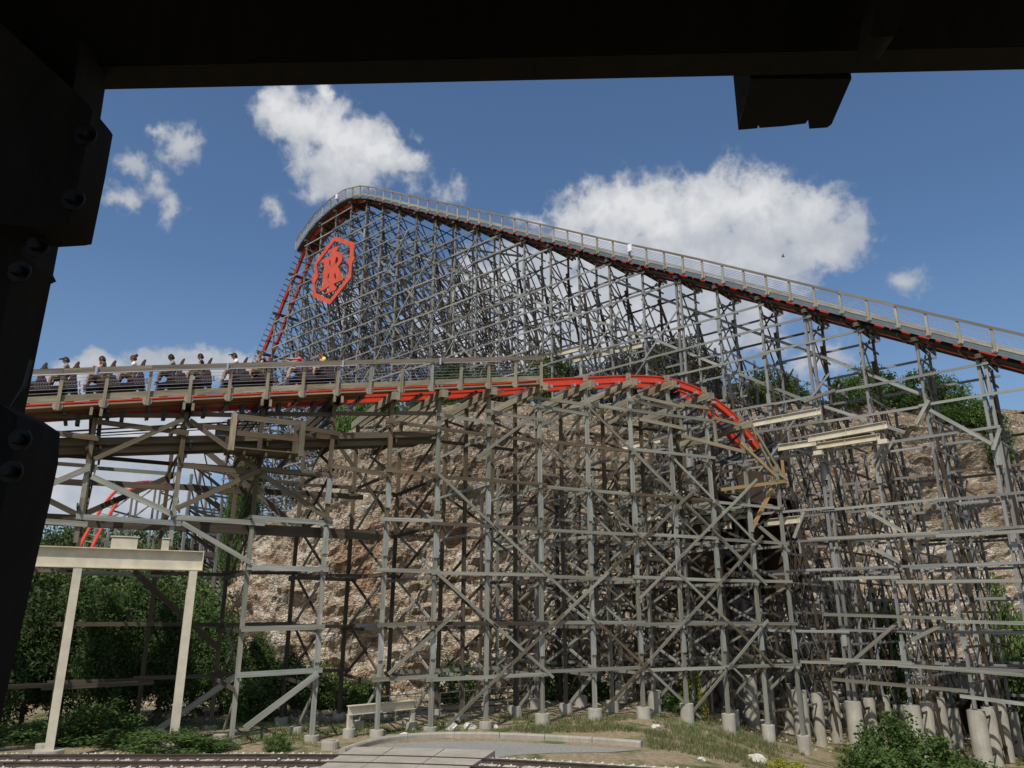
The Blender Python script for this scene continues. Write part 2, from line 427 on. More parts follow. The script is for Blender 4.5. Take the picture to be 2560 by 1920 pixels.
class Timbers:
    """straight pieces of one thing: the ones that show largest become parts of their own, the rest one mass per kind"""
    def __init__(s, parent): s.p = parent; s.q = {}; s.taper = 0
    def add(s, kind, p0, p1, w, d, mat='grey', xdir=(0, 0, 1)):
        s.q.setdefault(kind, []).append((Vector(p0), Vector(p1), w, d, mat, xdir))
    def score(s, it):
        p0, p1, w, d = it[:4]; c = (p0 + p1) / 2
        best = 0
        for k in (0.0, 0.25, 0.5, 0.75, 1.0):
            q = to_px(p0.lerp(p1, k))
            if q and 0 < q[0] < 2560 and 0 < q[1] < 1920: best += 1
        dist = (c - Vector((0, 0, CAM_H))).length
        return best / 5 * (p1 - p0).length * max(w, d) / dist ** 2
    def finish(s, limits, default=250):
        inv = root_matrix(s.p).inverted()
        for kind, items in s.q.items():
            items.sort(key=s.score, reverse=True)
            n = limits.get(kind, default)
            vis = sum(1 for it in items if s.score(it) > 0)
            n = min(n, max(vis, 1))
            for it in items[:n]:
                o = bpy.data.objects.new(kind, unit_box(it[4])); COL.objects.link(o)
                o.parent = s.p; o.matrix_parent_inverse = inv
                o.matrix_basis = beam_matrix(it[0], it[1], it[2], it[3], it[5])
            rest = {}
            for it in items[n:]: rest.setdefault(it[4], []).append(it)
            for mk, its in rest.items():
                mb = MB()
                for it in its: mb.beam(it[0], it[1], it[2], it[3], it[5])
                o = mb.build('more_%ss' % kind if not kind.endswith('s') else 'more_' + kind, M[mk], s.p)
                o['kind'] = 'stuff'
def interp(pts, x):
    if x <= pts[0][0]:
        (a, b), (c, d) = pts[0], pts[1]
    elif x >= pts[-1][0]:
        (a, b), (c, d) = pts[-2], pts[-1]
    else:
        for (a, b), (c, d) in zip(pts, pts[1:]):
            if a <= x <= c: break
    return b + (d - b) * (x - a) / (c - a)
def smooth_profile(pts, n=9, it=3):
    """denser, rounded copy of a traced height profile"""
    xs = np.linspace(pts[0][0], pts[-1][0], n * len(pts)); ys = np.array([interp(pts, x) for x in xs])
    for _ in range(it * 3):
        y2 = ys.copy(); y2[1:-1] = (ys[:-2] + 2 * ys[1:-1] + ys[2:]) / 4; ys = y2
    return list(zip(xs.tolist(), ys.tolist()))
def sstep(a, b, x):
    t = max(0.0, min(1.0, (x - a) / (b - a))); return t * t * (3 - 2 * t)
def poly_mesh(name, loops, frame, thick, mat):
    """outline with holes, drawn in the plane frame=(origin, u, v), given real thickness away from the viewer"""
    cu = bpy.data.curves.new(name, 'CURVE'); cu.dimensions = '2D'; cu.fill_mode = 'BOTH'; cu.extrude = thick / 2
    for lp in loops:
        sp = cu.splines.new('POLY'); sp.points.add(len(lp) - 1)
        for q, (u, v) in zip(sp.points, lp): q.co = (u, v, 0, 1)
        sp.use_cyclic_u = True
    o = bpy.data.objects.new(name, cu); COL.objects.link(o)
    dg = bpy.context.evaluated_depsgraph_get()
    me = bpy.data.meshes.new_from_object(o.evaluated_get(dg)); me.name = name
    bpy.data.objects.remove(o); bpy.data.curves.remove(cu)
    O, U, V = frame; N = U.cross(V)
    m = Matrix.Identity(4)
    for i in range(3): m[i][0], m[i][1], m[i][2], m[i][3] = U[i], V[i], N[i], O[i]
    me.transform(m)
    me.materials.clear(); me.materials.append(mat)
    return me
ORD = ['first','second','third','fourth','fifth','sixth','seventh','eighth','ninth','tenth','eleventh','twelfth','thirteenth','fourteenth','fifteenth','sixteenth','seventeenth','eighteenth','nineteenth','twentieth']
# ================================================================== ground, cliff
CLIFF = [(-70,165,15),(-45,110,15),(-24,62,13.5),(-20.0,52,12.8),(-17.8,47.6,12.6),(-14.8,46,14.6),(-11,46.2,17.0),(-7,47.2,19.0),(0,49.5,20.2),
         (8,52.2,21.2),(15,55,21.8),(30,60,23.2),(60,70,25),(100,84,26)]
PROFILE = [(0,-.2),(.5,.10),(1.1,.30),(1.9,.52),(2.9,.72),(4.2,.87),(6.0,.965),(8.5,1.0),(13,1.02),(80,1.03)]
def ground_z(x, y):
    z = -2.9 * sstep(5.5, 19, x - 0.12 * (y - 42)) * sstep(22, 31, y)
    d = math.hypot(x, y)
    z += 0.10 * noise.noise(Vector((x * 0.35, y * 0.35, 1.7))) * sstep(34, 39, y)
    if x < -6: z += 1.2 * sstep(40, 75, y) * sstep(-6, -20, x)
    return z
def cliff_at(x, y):
    """(distance inside the plateau, top height)"""
    best = None
    for (ax, ay, az_), (bx, by, bz) in zip(CLIFF, CLIFF[1:]):
        dx, dy = bx - ax, by - ay; L2 = dx * dx + dy * dy
        k = max(0, min(1, ((x - ax) * dx + (y - ay) * dy) / L2))
        qx, qy = ax + dx * k, ay + dy * k
        dist = math.hypot(x - qx, y - qy)
        if best is None or dist < best[0]:
            side = dx * (y - ay) - dy * (x - ax)
            best = (dist, side, az_ + (bz - az_) * k)
    return (best[0] if best[1] > 0 else -best[0]), best[2]
def base_z(x, y):
    d, top = cliff_at(x, y)
    g = ground_z(x, y)
    return g if d <= 0 else max(g, interp(PROFILE, d) * top)

# ground: one sheet out to the horizon, fine near the coaster
def axis(lo, hi, step, far):
    a = list(np.arange(lo, hi + .01, step)); s = step
    x = hi
    while x < far: s *= 1.45; x += s; a.append(x)
    s = step; x = lo
    while x > -far: s *= 1.45; x -= s; a.insert(0, x)
    return a
xs, ys = axis(-45, 60, 0.75, 4000), axis(6, 90, 0.75, 4000)
gv = [(x, y, ground_z(x, y) if abs(x) < 300 and 0 < y < 300 else (ground_z(max(-300, min(300, x)), max(0, min(300, y))))) for y in ys for x in xs]
nx = len(xs)
gf = [(j * nx + i, j * nx + i + 1, (j + 1) * nx + i + 1, (j + 1) * nx + i) for j in range(len(ys) - 1) for i in range(nx - 1)]
me = bpy.data.meshes.new('ground'); me.from_pydata(gv, [], gf); me.shade_smooth()
tag(link('ground', me, None, M['soil']), 'dry grass and bare soil sloping down beneath the coaster', 'ground', kind='structure')

# quarry cliff: a rough folded sheet with ledges and pockets
seg = []
for (a, b) in zip(CLIFF[1:], CLIFF[2:]):
    L = math.hypot(b[0] - a[0], b[1] - a[1]); n = max(2, int(L / (0.17 if a[1] < 58 and a[0] < 33 else 0.6)))
    for k in range(n): seg.append(tuple(a[i] + (b[i] - a[i]) * k / n for i in range(3)))
A = np.array(seg)
for _ in range(60): A[1:-1] = (A[:-2] + 2 * A[1:-1] + A[2:]) / 4
T = np.gradient(A[:, :2], axis=0); T /= np.linalg.norm(T, axis=1)[:, None]
NV = 118
vs = []
for i in range(len(A)):
    ax, ay, az_ = A[i]; n2 = Vector((-T[i][1], T[i][0], 0))
    for j in range(NV):
        v = j / (NV - 1)
        b = 12 * v ** 1.6 if v > 0 else 0
        # walk the profile by arc so that the steep part gets most rows
        if v < 0.78: zf = -0.19 + 1.17 * (v / 0.78); 
        else: zf = None
        if zf is not None:
            for (b0, z0), (b1, z1) in zip(PROFILE, PROFILE[1:]):
                if z0 <= zf <= z1: b = b0 + (b1 - b0) * (zf - z0) / (z1 - z0); break
        else:
            b = 6.2 + (v - 0.78) / 0.22 * 8; zf = interp(PROFILE, b)
        x, y, z = ax + n2.x * b, ay + n2.y * b, az_ * zf
        q = Vector((x * .16, y * .16, z * .2)); r = Vector((x * .55, y * .55, z * 1.1)); f = Vector((x * 1.7, y * 1.7, z * 2.8))
        st = math.floor(z / 1.35 + 1.3 * noise.noise(q * 1.4)) ; led = (z / 1.35 + 1.3 * noise.noise(q * 1.4)) - st
        steep = 1 - sstep(0.74, 0.95, v)
        off = (1.5 * noise.noise(q) + 0.40 * noise.noise(r) + 0.24 * noise.noise(f) + 0.15 * noise.noise(f * 2.3) - 0.24 * led) * (0.25 + 0.75 * steep)
        pk = max(0.0, noise.noise(Vector((x * .33 + 5, y * .33, z * .52))) - .12); off -= 2.4 * pk * steep
        off += 0.45 * abs(noise.noise(Vector((x * .42, y * .42, z * .9 + 9)))) * steep
        cell = noise.cell(Vector((x * 1.5, y * 1.5, z * 2.2)))
        off += 0.10 * cell * steep
        nn = (n2 * -0.85 + Vector((0, 0, 0.5))).normalized()
        vs.append((x + nn.x * off, y + nn.y * off, z + nn.z * off * (0.5 if v > .7 else 1)))
fs = [(i * NV + j, (i + 1) * NV + j, (i + 1) * NV + j + 1, i * NV + j + 1) for i in range(len(A) - 1) for j in range(NV - 1)]
me = bpy.data.meshes.new('cliff'); me.from_pydata(vs, [], fs)
tag(link('cliff', me, None, M['rock']), 'pale limestone quarry cliff with rust stains behind the trestle', 'cliff', kind='structure')

# plateau on top of the cliff
px_, py_ = list(np.arange(-70, 170, 3.0)), list(np.arange(46, 300, 3.0))
idx, vs, fs = {}, [], []
for j, y in enumerate(py_):
    for i, x in enumerate(px_):
        d, top = cliff_at(x, y)
        if d > 7.5:
            idx[i, j] = len(vs); vs.append((x, y, interp(PROFILE, d) * top - 0.25 + 0.5 * noise.noise(Vector((x * .1, y * .1, 0)))))
for (i, j) in idx:
    c = [(i, j), (i + 1, j), (i + 1, j + 1), (i, j + 1)]
    if all(k in idx for k in c): fs.append(tuple(idx[k] for k in c))
me = bpy.data.meshes.new('plateau'); me.from_pydata(vs, [], fs)
tag(link('plateau', me, None, M['soil']), 'grassy plateau on top of the quarry cliff', 'hill', kind='structure')

# ================================================================== railway, crossing, drive and kerb
def poly_at(pts, z): return [at_z(x, y, z) for x, y in pts]
far_rail = poly_at([(-1500,1893),(-330,1888),(0,1886),(400,1885),(700,1884.5),(850,1885.5),(1030,1889),(1210,1895),(1450,1908),(1700,1924),(2000,1945),(2500,1985),(3200,2045)], 0.30)
def resample(pts, step):
    out = [pts[0]]
    for a, b in zip(pts, pts[1:]):
        n = max(1, int((b - a).length / step))
        out += [a.lerp(b, k / n) for k in range(1, n + 1)]
    for _ in range(8):
        out = [out[0]] + [(out[i - 1] + out[i] * 2 + out[i + 1]) / 4 for i in range(1, len(out) - 1)] + [out[-1]]
    return out
railA = resample(far_rail, 0.3)
def offset2(pts, d):
    o = []
    for i, q in enumerate(pts):
        t = (pts[min(i + 1, len(pts) - 1)] - pts[max(i - 1, 0)]); n = Vector((-t.y, t.x, 0)).normalized()
        o.append(q - n * d)
    return o
railB = offset2(railA, 1.25)
mid = offset2(railA, 0.625)
rt = thing('railway_track', 'rusty miniature railway track running across the foreground', 'railway', (mid[len(mid) // 2].x, mid[len(mid) // 2].y, 0))
UP = Vector((0, 0, 1))
def sides_of(pts): return [Vector((-(pts[min(i + 1, len(pts) - 1)] - pts[max(i - 1, 0)]).y, (pts[min(i + 1, len(pts) - 1)] - pts[max(i - 1, 0)]).x, 0)).normalized() for i in range(len(pts))]
RP = [(-.065,-.14),(.065,-.14),(.065,-.12),(.015,-.10),(.015,-.045),(.036,-.035),(.036,0),(-.036,0),(-.036,-.035),(-.015,-.045),(-.015,-.10),(-.065,-.12)]
for pts in (railA, railB):
    MB().sweep(pts, sides_of(pts), [UP] * len(pts), RP).build('rail', M['rail'], rt)
tt = Timbers(rt)
for i in range(0, len(mid), 2):
    t = sides_of(mid)[i]; c = mid[i]
    tt.add('sleeper', c - t * 1.05 - UP * .20, c + t * 1.05 - UP * .20, .12, .2, 'dark', UP)
tt.finish({'sleeper': 120})
for k in (88, 158, 62):
    for pts in (railA, railB):
        if k < len(pts):
            t = sides_of(pts)[k]; c = pts[k]
            MB().box(c - UP * .07 - t * .05, (.6, .03, .09), ((pts[k] - pts[k - 1]).normalized(), t, UP)).build('fish_plate', M['rail'], rt)
# ballast bed
wide = [(-2.6, -.30), (-1.6, -.17), (-.9, -.145), (0, -.15), (.9, -.145), (1.6, -.17), (2.6, -.30)]
vs, fs = [], []
sd = sides_of(mid)
for i, q in enumerate(mid):
    for (u, v) in wide:
        c = q + sd[i] * u; vs.append((c.x, c.y, .30 + v + 0.03 * noise.noise(c * 3.1)))
for i in range(len(mid) - 1):
    for k in range(len(wide) - 1): fs.append((i * 7 + k, i * 7 + k + 1, (i + 1) * 7 + k + 1, (i + 1) * 7 + k))
me = bpy.data.meshes.new('ballast'); me.from_pydata(vs, [], fs)
tag(link('ballast', me, None, M['ballast']), 'pale gravel ballast bed under the railway track', 'gravel', kind='structure')
rs = random.Random(3)
mb = MB()
for k in range(7500):
    i = rs.randrange(len(mid)); c = mid[i] + sd[i] * rs.uniform(-2.3, 2.3); q = to_px(c)
    if not q or not (-60 < q[0] < 2620) or 830 < q[0] < 1190: continue
    s_ = rs.uniform(.02, .055); z = .14 + rs.uniform(-.01, .02) - max(0, abs((c - mid[i]).length) - 1.4) * .10
    ang = rs.uniform(0, 6.28); ca, sa = math.cos(ang) * s_, math.sin(ang) * s_
    mb.add([(c.x + ca, c.y + sa, z), (c.x - sa, c.y + ca, z), (c.x - ca, c.y - sa, z), (c.x + sa, c.y - ca, z), (c.x, c.y, z + s_ * 1.1), (c.x, c.y, z - s_)],
           [(0,1,4),(1,2,4),(2,3,4),(3,0,4),(1,0,5),(2,1,5),(3,2,5),(0,3,5)])
tag(mb.build('ballast_stones', M['stone']), 'loose pale stones scattered over the railway ballast', 'gravel', kind='stuff')

# level crossing: concrete panels between and beside the rails
def near_i(px):
    return min(range(len(mid)), key=lambda i: abs((to_px(mid[i]) or (9e9, 0))[0] - px))
i0, i1 = near_i(835), near_i(1195)
cr = thing('level_crossing', 'pale concrete level crossing panels between the railway rails', 'crossing', (mid[i0].x, mid[i0].y, 0))
for (u0, u1) in ((-3.4, -.73), (-.52, .52), (.73, 2.2)):
    n = 3
    for k in range(n):
        a, b = i0 + (i1 - i0) * k // n, i0 + (i1 - i0) * (k + 1) // n
        pts = mid[a:b + 1]; pts = [p_.copy() for p_ in pts]
        m_ = MB(); pr = [(u0, -.28), (u1, -.28), (u1, -.012), (u0, -.012)]
        e = (pts[-1] - pts[0]).normalized() * 0.012
        pts[0] = pts[0] + e; pts[-1] = pts[-1] - e
        m_.sweep(pts, sides_of(pts), [UP] * len(pts), pr).build('crossing_panel', M['kerb'], cr)
dr = poly_at([(838,1886),(870,1876),(925,1866),(985,1857),(1100,1851),(1250,1852),(1400,1859),(1500,1866),(1590,1874),(1520,1879),(1380,1881),(1290,1886),(1235,1893),(1196,1894)], .03)
me = bpy.data.meshes.new('drive'); me.from_pydata([(v.x, v.y, .012) for v in dr], [], [tuple(range(len(dr)))])
tag(link('drive', me, None, M['asphalt']), 'worn grey asphalt drive curving in from the level crossing', 'road', kind='structure')
kp = resample(poly_at([(855,1887),(885,1876),(925,1862),(970,1853),(1030,1847),(1120,1843),(1250,1845),(1380,1851),(1500,1858),(1605,1867)], .0), .25)
kb = thing('kerb', 'curved concrete kerb round the asphalt drive below the trestle', 'kerb', (kp[20].x, kp[20].y, 0))
KP = [(-.10,-.15),(.12,-.15),(.12,.17),(.09,.20),(-.06,.20),(-.10,.14)]
k = 0
while k < len(kp) - 2:
    e = min(k + 7, len(kp) - 1); pts = [q.copy() for q in kp[k:e + 1]]
    dv = (pts[-1] - pts[0]).normalized() * .012; pts[0] += dv; pts[-1] -= dv
    MB().sweep(pts, sides_of(pts), [UP] * len(pts), KP).build('kerb_stone', M['kerb'], kb)
    k = e
# ================================================================== lower track and its trestle (frame F: s along, w away from the viewer)
FP0, FD = Vector((-1.1, 35.0, 0)), Vector((.883, .469, 0)).normalized()
FN = Vector((-FD.y, FD.x, 0))
def F(s, w, z): return FP0 + FD * s + FN * w + UP * z
def f_of(px, py, w=0.0):
    P = FP0 + FN * w
    return on_plane(px, py, P, FD)
DECK = smooth_profile([f_of(x, y, -.45) for x, y in [(-300,1014),(66,994),(408,977),(860,959),(1100,950),(1352,940)]])
RAILP = [(s, z - .08) for s, z in DECK if s < 1.6] + [f_of(x, y, .35) for x, y in [(1354,948),(1420,945),(1477,943),(1530,940),(1585,938.5),(1640,941),(1692,951),(1738,968),(1775,988),(1819,1022),(1853,1058),(1885,1098),(1897,1115)]]
RAILP = smooth_profile(RAILP, 4, 1)
def zr(s): return interp(RAILP, s)
def zd(s): return interp(DECK, s)
S_END = RAILP[-1][0]
S_DECK = f_of(1352, 940, -.45)[0]
def deck_z(s): return 10.75 + (s + 15) * .13          # maintenance walkway under the track

# ---- the track
lt = thing('coaster_track', 'red steel coaster track with timber walkway and handrail on the lower hill', 'coaster track', F(-8, 0, 12))
ss = list(np.arange(-32, S_END, .35)) + [S_END]
def line(w, dz, ss_=ss, fn=zr): return [F(s, w, fn(s) + dz) for s in ss_]
def tang(ss_, fn): return [(FD + UP * ((fn(s + .15) - fn(s - .15)) / .3)).normalized() for s in ss_]
tg = tang(ss, zr)
upn = [t.cross(FN) * -1 for t in tg]; upn = [u if u.z > 0 else -u for u in upn]
RAILSEC = [(-.15,-.40),(.15,-.40),(.15,-.33),(.11,-.33),(.11,-.06),(.15,-.06),(.15,0),(-.15,0),(-.15,-.06),(-.11,-.06),(-.11,-.33),(-.15,-.33)]
for w in (.35, 1.45):
    MB().sweep([F(s, w, zr(s)) for s in ss], [FN] * len(ss), upn, RAILSEC).build('rail', M['red'], lt)
for i, s in enumerate(np.arange(-30.89, S_END - .1, 1.37)):
    t = tang([s], zr)[0]; u = t.cross(FN); u = u if u.z > 0 else -u
    c = F(s, .9, zr(s)) - u * .47
    MB().box(c, (1.9, .13, .14), (FN, t, u)).build('steel_tie', M['galv'] if s > S_DECK - 3 else M['channel'], lt)
# timber walkway on the near side: toe board, edge board, planks, posts, handrail, cables
tm = Timbers(lt)
HP = 1.42
posts = [S_DECK - .05 - HP * k for k in range(0, 24)]
for a, b in zip(posts[1:], posts):
    tm.add('toe_board', F(a + .004, -.50, zd(a) - .115), F(b - .004, -.50, zd(b) - .115), .235, .05, 'tan', UP)
    tm.add('edge_board', F(a + .004, -.47, zd(a) - .40), F(b - .004, -.47, zd(b) - .40), .06, .10, 'tan', UP)
    tm.add('walkway_board', F(a, -.25, zd(a) - .43), F(b, -.25, zd(b) - .43), .035, .36, 'redbrown', UP)
    if a < -6.5:
        tm.add('walkway_board', F(a, .12, zd(a) - .45), F(b, .12, zd(b) - .45), .035, .30, 'redbrown', UP)
        tm.add('soffit_board', F(a + .004, .16, zd(a) - .53), F(b - .004, .16, zd(b) - .53), .11, .05, 'redbrown', UP)
for i, s in enumerate(posts):
    tm.add('handrail_post', F(s, -.585, zd(s) - .56), F(s, -.585, zd(s) + .93), .115, .10, 'splice' if i in (4, 15) else 'tan', FD)
    if i: MB().tube([F(s, -.56, zd(s) - .40), F(s, -.524, zd(s) - .40)], .17, 14).build('round_plate', M['kerb'], lt)
for a, b in zip(posts[2::2] + [posts[-1]], posts[0::2]):
    if b - a > .1: tm.add('top_rail', F(a + .01, -.66, zd(a) + .88), F(b - .0, -.66, zd(b) + .88), .20, .045, 'railbrown', UP)
tm.finish({}, 60)
for k, h in enumerate((.10, .24, .38, .52, .64)):
    MB().tube([F(s, -.52, zd(s) + h) for s in posts], .007, 5).build('cable', M['wire'], lt)
for (a, b) in ((-31, -9.35), (-9.2, -6.6), (-5.15, -3.5), (-2.6, .3)):
    q = [F(s, -.70, zd(s) + .74) for s in np.linspace(a, b, 6)]
    MB().tube(q, .024, 6).build('bright_tube', M['chrome'], lt)
for px in (241, 568, 856, 1100):
    s = f_of(px, 930, -.7)[0]
    MB().tube([F(s, -.72, zd(s) + .66), F(s, -.72, zd(s) + .95)], [.055, .055], 10).build('lamp', M['galv'], lt)
# conduits slung below the track
for dz, r in ((-1.18, .035), (-1.32, .028), (-1.42, .02)):
    MB().tube([F(s, .0, zd(s) + dz - .012 * (max(s, -22) + 22)) for s in np.linspace(-31, -9, 20)], r, 6).build('conduit', M['black'], lt)
for s in np.arange(-19.5, -7, 1.42):
    MB().box(F(s, .3, zd(s) - .78), (.14, .5, .38), (FD, FN, UP)).build('hanger_block', M['black'], lt)

# ---- the trestle
fr = thing('lower_trestle', 'dense weathered timber trestle carrying the lower red track in front of the cliff', 'trestle', F(2, 2, 0))
ft = Timbers(fr)
SB = [-18.9,-16.1,-13.05,-10.2,-7.3,-4.75,-2.5,0,2.75,5.5,8.2,10.8,13.4,16.0,18.4]
LV = [2.1, 4.15, 6.25, 8.35, 10.45, 12.6, 14.75]
rf = random.Random(11)
def j(a=.06): return rf.uniform(-a, a)
GIRDER_TOP = 6.85
def top_of(s):
    return (zr(s) - .72) if s < S_END - .3 else 12.0
def mt(z, s):
    if s < -2: return 'brown' if z > 9.0 else ('grey' if rf.random() < .8 else 'dark')  # upper boards browner, carrying some of the track's shade in their colour
    return 'tan' if (z > 13.0 and rf.random() < .6) else ('grey' if rf.random() < .86 else 'brown')
WROWS = (0.0, 2.5, 5.0)
SBX = [-27.6, -24.7, -21.8]                     # bays that run on past the left edge of the view
for bi, s in enumerate(SBX + SB):
    tp = top_of(s)
    for w in WROWS:
        g = F(s, w, 0); gz = base_z(g.x, g.y)
        z0 = gz
        if w == 0 and s in (-16.1, -13.05): z0 = GIRDER_TOP + .12
        elif s < -18 and w == 0: z0 = GIRDER_TOP + .12
        if w == 2.5 and (s < -2.4 or (s < 4 and rf.random() < .6)): continue
        tpp = tp + (.45 if w == 0 and s > -3 else 0)
        cut = z0 + (tpp - z0) * .62
        lean = 0 if w < 4 else .35
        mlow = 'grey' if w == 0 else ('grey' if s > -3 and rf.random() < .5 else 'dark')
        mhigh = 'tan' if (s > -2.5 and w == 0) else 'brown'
        zsp = [z0, z0 + (tpp - z0) * .35, cut, tpp]
        for a, b, mm in ((zsp[0], zsp[1], mlow), (zsp[1], zsp[2], mlow), (zsp[2], zsp[3], mhigh if s < -2.6 or w > 0 else 'grey')):
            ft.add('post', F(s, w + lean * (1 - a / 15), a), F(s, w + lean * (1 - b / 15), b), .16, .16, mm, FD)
        if w == 0 and s > -10:
            for zz in (3.3, 7.4, 9.4):
                if z0 < zz < tp - 1 and rf.random() < .85:
                    ft.add('splice_board', F(s - .02 + j(.02), w - .115, zz - .5), F(s - .02 + j(.02), w - .115, zz + .55), .22, .05, 'splice', FD)
        if w == 0 and s > -3:   # raw new top of the post
            ft.add('post_cap', F(s, w - .01, tpp - .05), F(s, w - .01, tpp + .30), .19, .19, 'tan', FD)
    # pair of deep cross beams under the rails
    if s < S_END - .5:
        up_ = 0
        for k, ds in ((0, -.16), (1, .16)):
            ft.add('cross_beam', F(s + ds, -.55, tp + .12), F(s + ds, 5.5, tp + .12 - .05), .34, .09, 'tan' if s > -5 else 'dark', UP)
        if s > -5: ft.add('beam_end_block', F(s, -.62, tp + .12), F(s, -.56, tp + .12), .36, .28, 'tan', UP)
        else:
            for ds in (-.16, .16): ft.add('beam_end_block', F(s + ds, -.60, tp + .10), F(s + ds, -.555, tp + .10), .28, .10, 'tan', UP)
    # sway bracing and ties in the plane of the bent
    lv = [z for z in LV if z < tp - .4]
    for li, z in enumerate(lv):
        zlow = base_z(*F(s, 0, 0).xy) + .4
        if z < zlow + .5: continue
        if s <= -12 and z < 6.8 : 
            continue
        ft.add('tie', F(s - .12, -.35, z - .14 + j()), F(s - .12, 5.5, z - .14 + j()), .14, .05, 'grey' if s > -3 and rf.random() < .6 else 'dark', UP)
        zt = z + 2.1 if z + 2.1 < tp else tp
        ft.add('sway_brace', F(s + .12, 0, zt - .1), F(s + .12, 5.1, z - .1 - (2.1 if rf.random() < .35 else 0) * 0), .125, .055, 'dark' if rf.random() < .5 else 'grey', UP)
        if rf.random() < .75:
            ft.add('sway_brace', F(s + .19, 5.1, zt - .1), F(s + .19, 0, z - .1), .12, .055, 'dark' if rf.random() < .6 else 'grey', UP)
    if lv and s > -12 and lv[0] > 1.5:
        ft.add('sway_brace', F(s + .12, 0, lv[0]), F(s + .12, 2.6, max(.3, base_z(*F(s, 2.6, 0).xy) + .3)), .17, .055, 'grey', UP)
# ledgers: long boards lapped over the posts, every level, three rows
for w in WROWS:
    for li, z in enumerate(LV):
        k = li % 2
        while k < len(SB) - 1:
            e = min(k + (2 if SB[k] > -3 else 1), len(SB) - 1)
            a, b = SB[k], SB[e]
            zt = min(top_of(a), top_of(b))
            ok = not (w == 0 and a < -7.2) and z < zt - .1 and not (w == 0 and a < -11.5 and z < 6.3) and z > max(base_z(*F(a, w, 0).xy), base_z(*F(b, w, 0).xy)) + .9
            if ok and (w == 0 or rf.random() < (.82 if a > 5 else (.22 if w == 2.5 else .6))):
                dz = j(.10)
                off = -.115 - .055 * (k // 2 % 2) if w == 0 else .12
                ft.add('ledger', F(a - .30 + j(.1), w + off, z + dz), F(b + .30 + j(.1), w + off, z + dz + j(.08)), .155, .05,
                       mt(z, a) if w == 0 else ('dark' if rf.random() < .65 else 'grey'), UP)
            k = e
# sloping ledger under the rails on the climbing side
for a, b in zip(SB[6:12], SB[7:13]):
    ft.add('ledger', F(a - .2, -.12, top_of(a) - .75), F(b + .2, -.12, top_of(a) - .85), .16, .05, 'grey' if a < 6 else 'tan', UP)
# long diagonals over the near face
def chain(s0, z0, ds, dz, n, mat='grey', w=-.19):
    for q in range(n):
        a, b = s0 + ds * q, s0 + ds * (q + 1); za, zb = z0 + dz * q, z0 + dz * (q + 1)
        if max(a, b) > 18.5 or min(za, zb) < base_z(*F(b, w, 0).xy) + .25 or max(za, zb) > min(top_of(a), top_of(b)) + .3: continue
        ft.add('long_brace', F(a - .12 * (1 if ds > 0 else -1), w, za - dz * .05), F(b + .12 * (1 if ds > 0 else -1), w, zb + dz * .05), .13, .05, mat if rf.random() < .8 else 'brown', UP)
for (s0, z0) in ((-2.4,10.4),(-2.4,6.2),(2.75,12.6),(5.5,14.6),(8.2,12.6),(10.8,12.4)): chain(s0, z0, 2.75, -2.1, 6)
for (s0, z0) in ((-1.8,.3),(-.6,11.5),(5.5,.2),(8.2,5.4),(-7.1,.2),(10.8,0.0)): chain(s0, z0, 2.75, 2.1 if s0 > -3 else 2.2, 5 if s0 > -3 else 2, w=-.25)
# left bays: boards as they are nailed on, bay by bay
def fq(x, y, w):
    q, z = f_of(x, y, w); return F(q, w, z)
for (x0, y0, x1, y1, wd, mm, w) in ((229,1191,436,1288,.20,'grey',-.19),(236,1148,458,1048,.17,'brown',-.19),(474,1050,642,1172,.18,'brown',-.19),(120,1213,222,1170,.20,'grey',-.19),
        (440,1272,650,1176,.19,'brown',-.21),(655,1186,830,1302,.20,'brown',-.19),(455,1307,627,1407,.17,'grey',-.19),(611,1822,795,1684,.22,'grey',-.19),
        (214,1284,434,1188,.24,'dark',5.1),(521,1132,735,1312,.24,'dark',5.1),(60,1220,190,1285,.22,'dark',5.1),(335,1428,545,1620,.24,'dark',5.1),(345,1858,590,1690,.22,'grey',2.6),(830,1090,1000,1330,.18,'dark',5.1)):
    ft.add('long_brace', fq(x0, y0, w), fq(x1, y1, w), wd, .06, mm, UP)
for (x0, y0, x1, y1, mm) in ((100,1078,247,1096,'brown'),(240,1054,472,1083,'brown'),(445,1162,668,1186,'brown'),(650,1172,845,1190,'brown'),(190,1291,452,1309,'splice'),(438,1293,662,1309,'grey'),(630,1294,832,1308,'splice'),
        (60,1299,219,1311,'grey'),(617,1418,822,1424,'splice'),(602,1573,812,1567,'grey'),(592,1688,806,1675,'splice'),(462,1060,600,1075,'brown'),(745,1068,850,1085,'brown'),(830,1165,960,1185,'brown')):
    ft.add('ledger', fq(x0, y0, -.13), fq(x1, y1, -.13), .19, .055, mm, UP)
for a, b in zip(SBX, SBX[1:] + SB[:1]):
    for z, mm in ((7.7, 'grey'), (9.6, 'brown'), (11.0, 'brown')): ft.add('ledger', F(a - .3, -.13, z), F(b + .3, -.13, z), .19, .055, mm, UP)
    ft.add('long_brace', F(a, -.19, 10.8), F(b, -.19, 7.9), .18, .06, 'brown', UP)
# deep beams under the left bays
for a, b in zip(SB[:5], SB[1:6]):
    ft.add('deep_beam', F(a - .2, 1.2, 7.85), F(b + .2, 1.2, 7.85), .42, .12, 'dark', UP)
    ft.add('deep_beam', F(a - .2, 4.2, 9.7 + (a + 18) * .02), F(b + .2, 4.2, 9.7 + (a + 18) * .02), .24, .12, 'dark', UP)
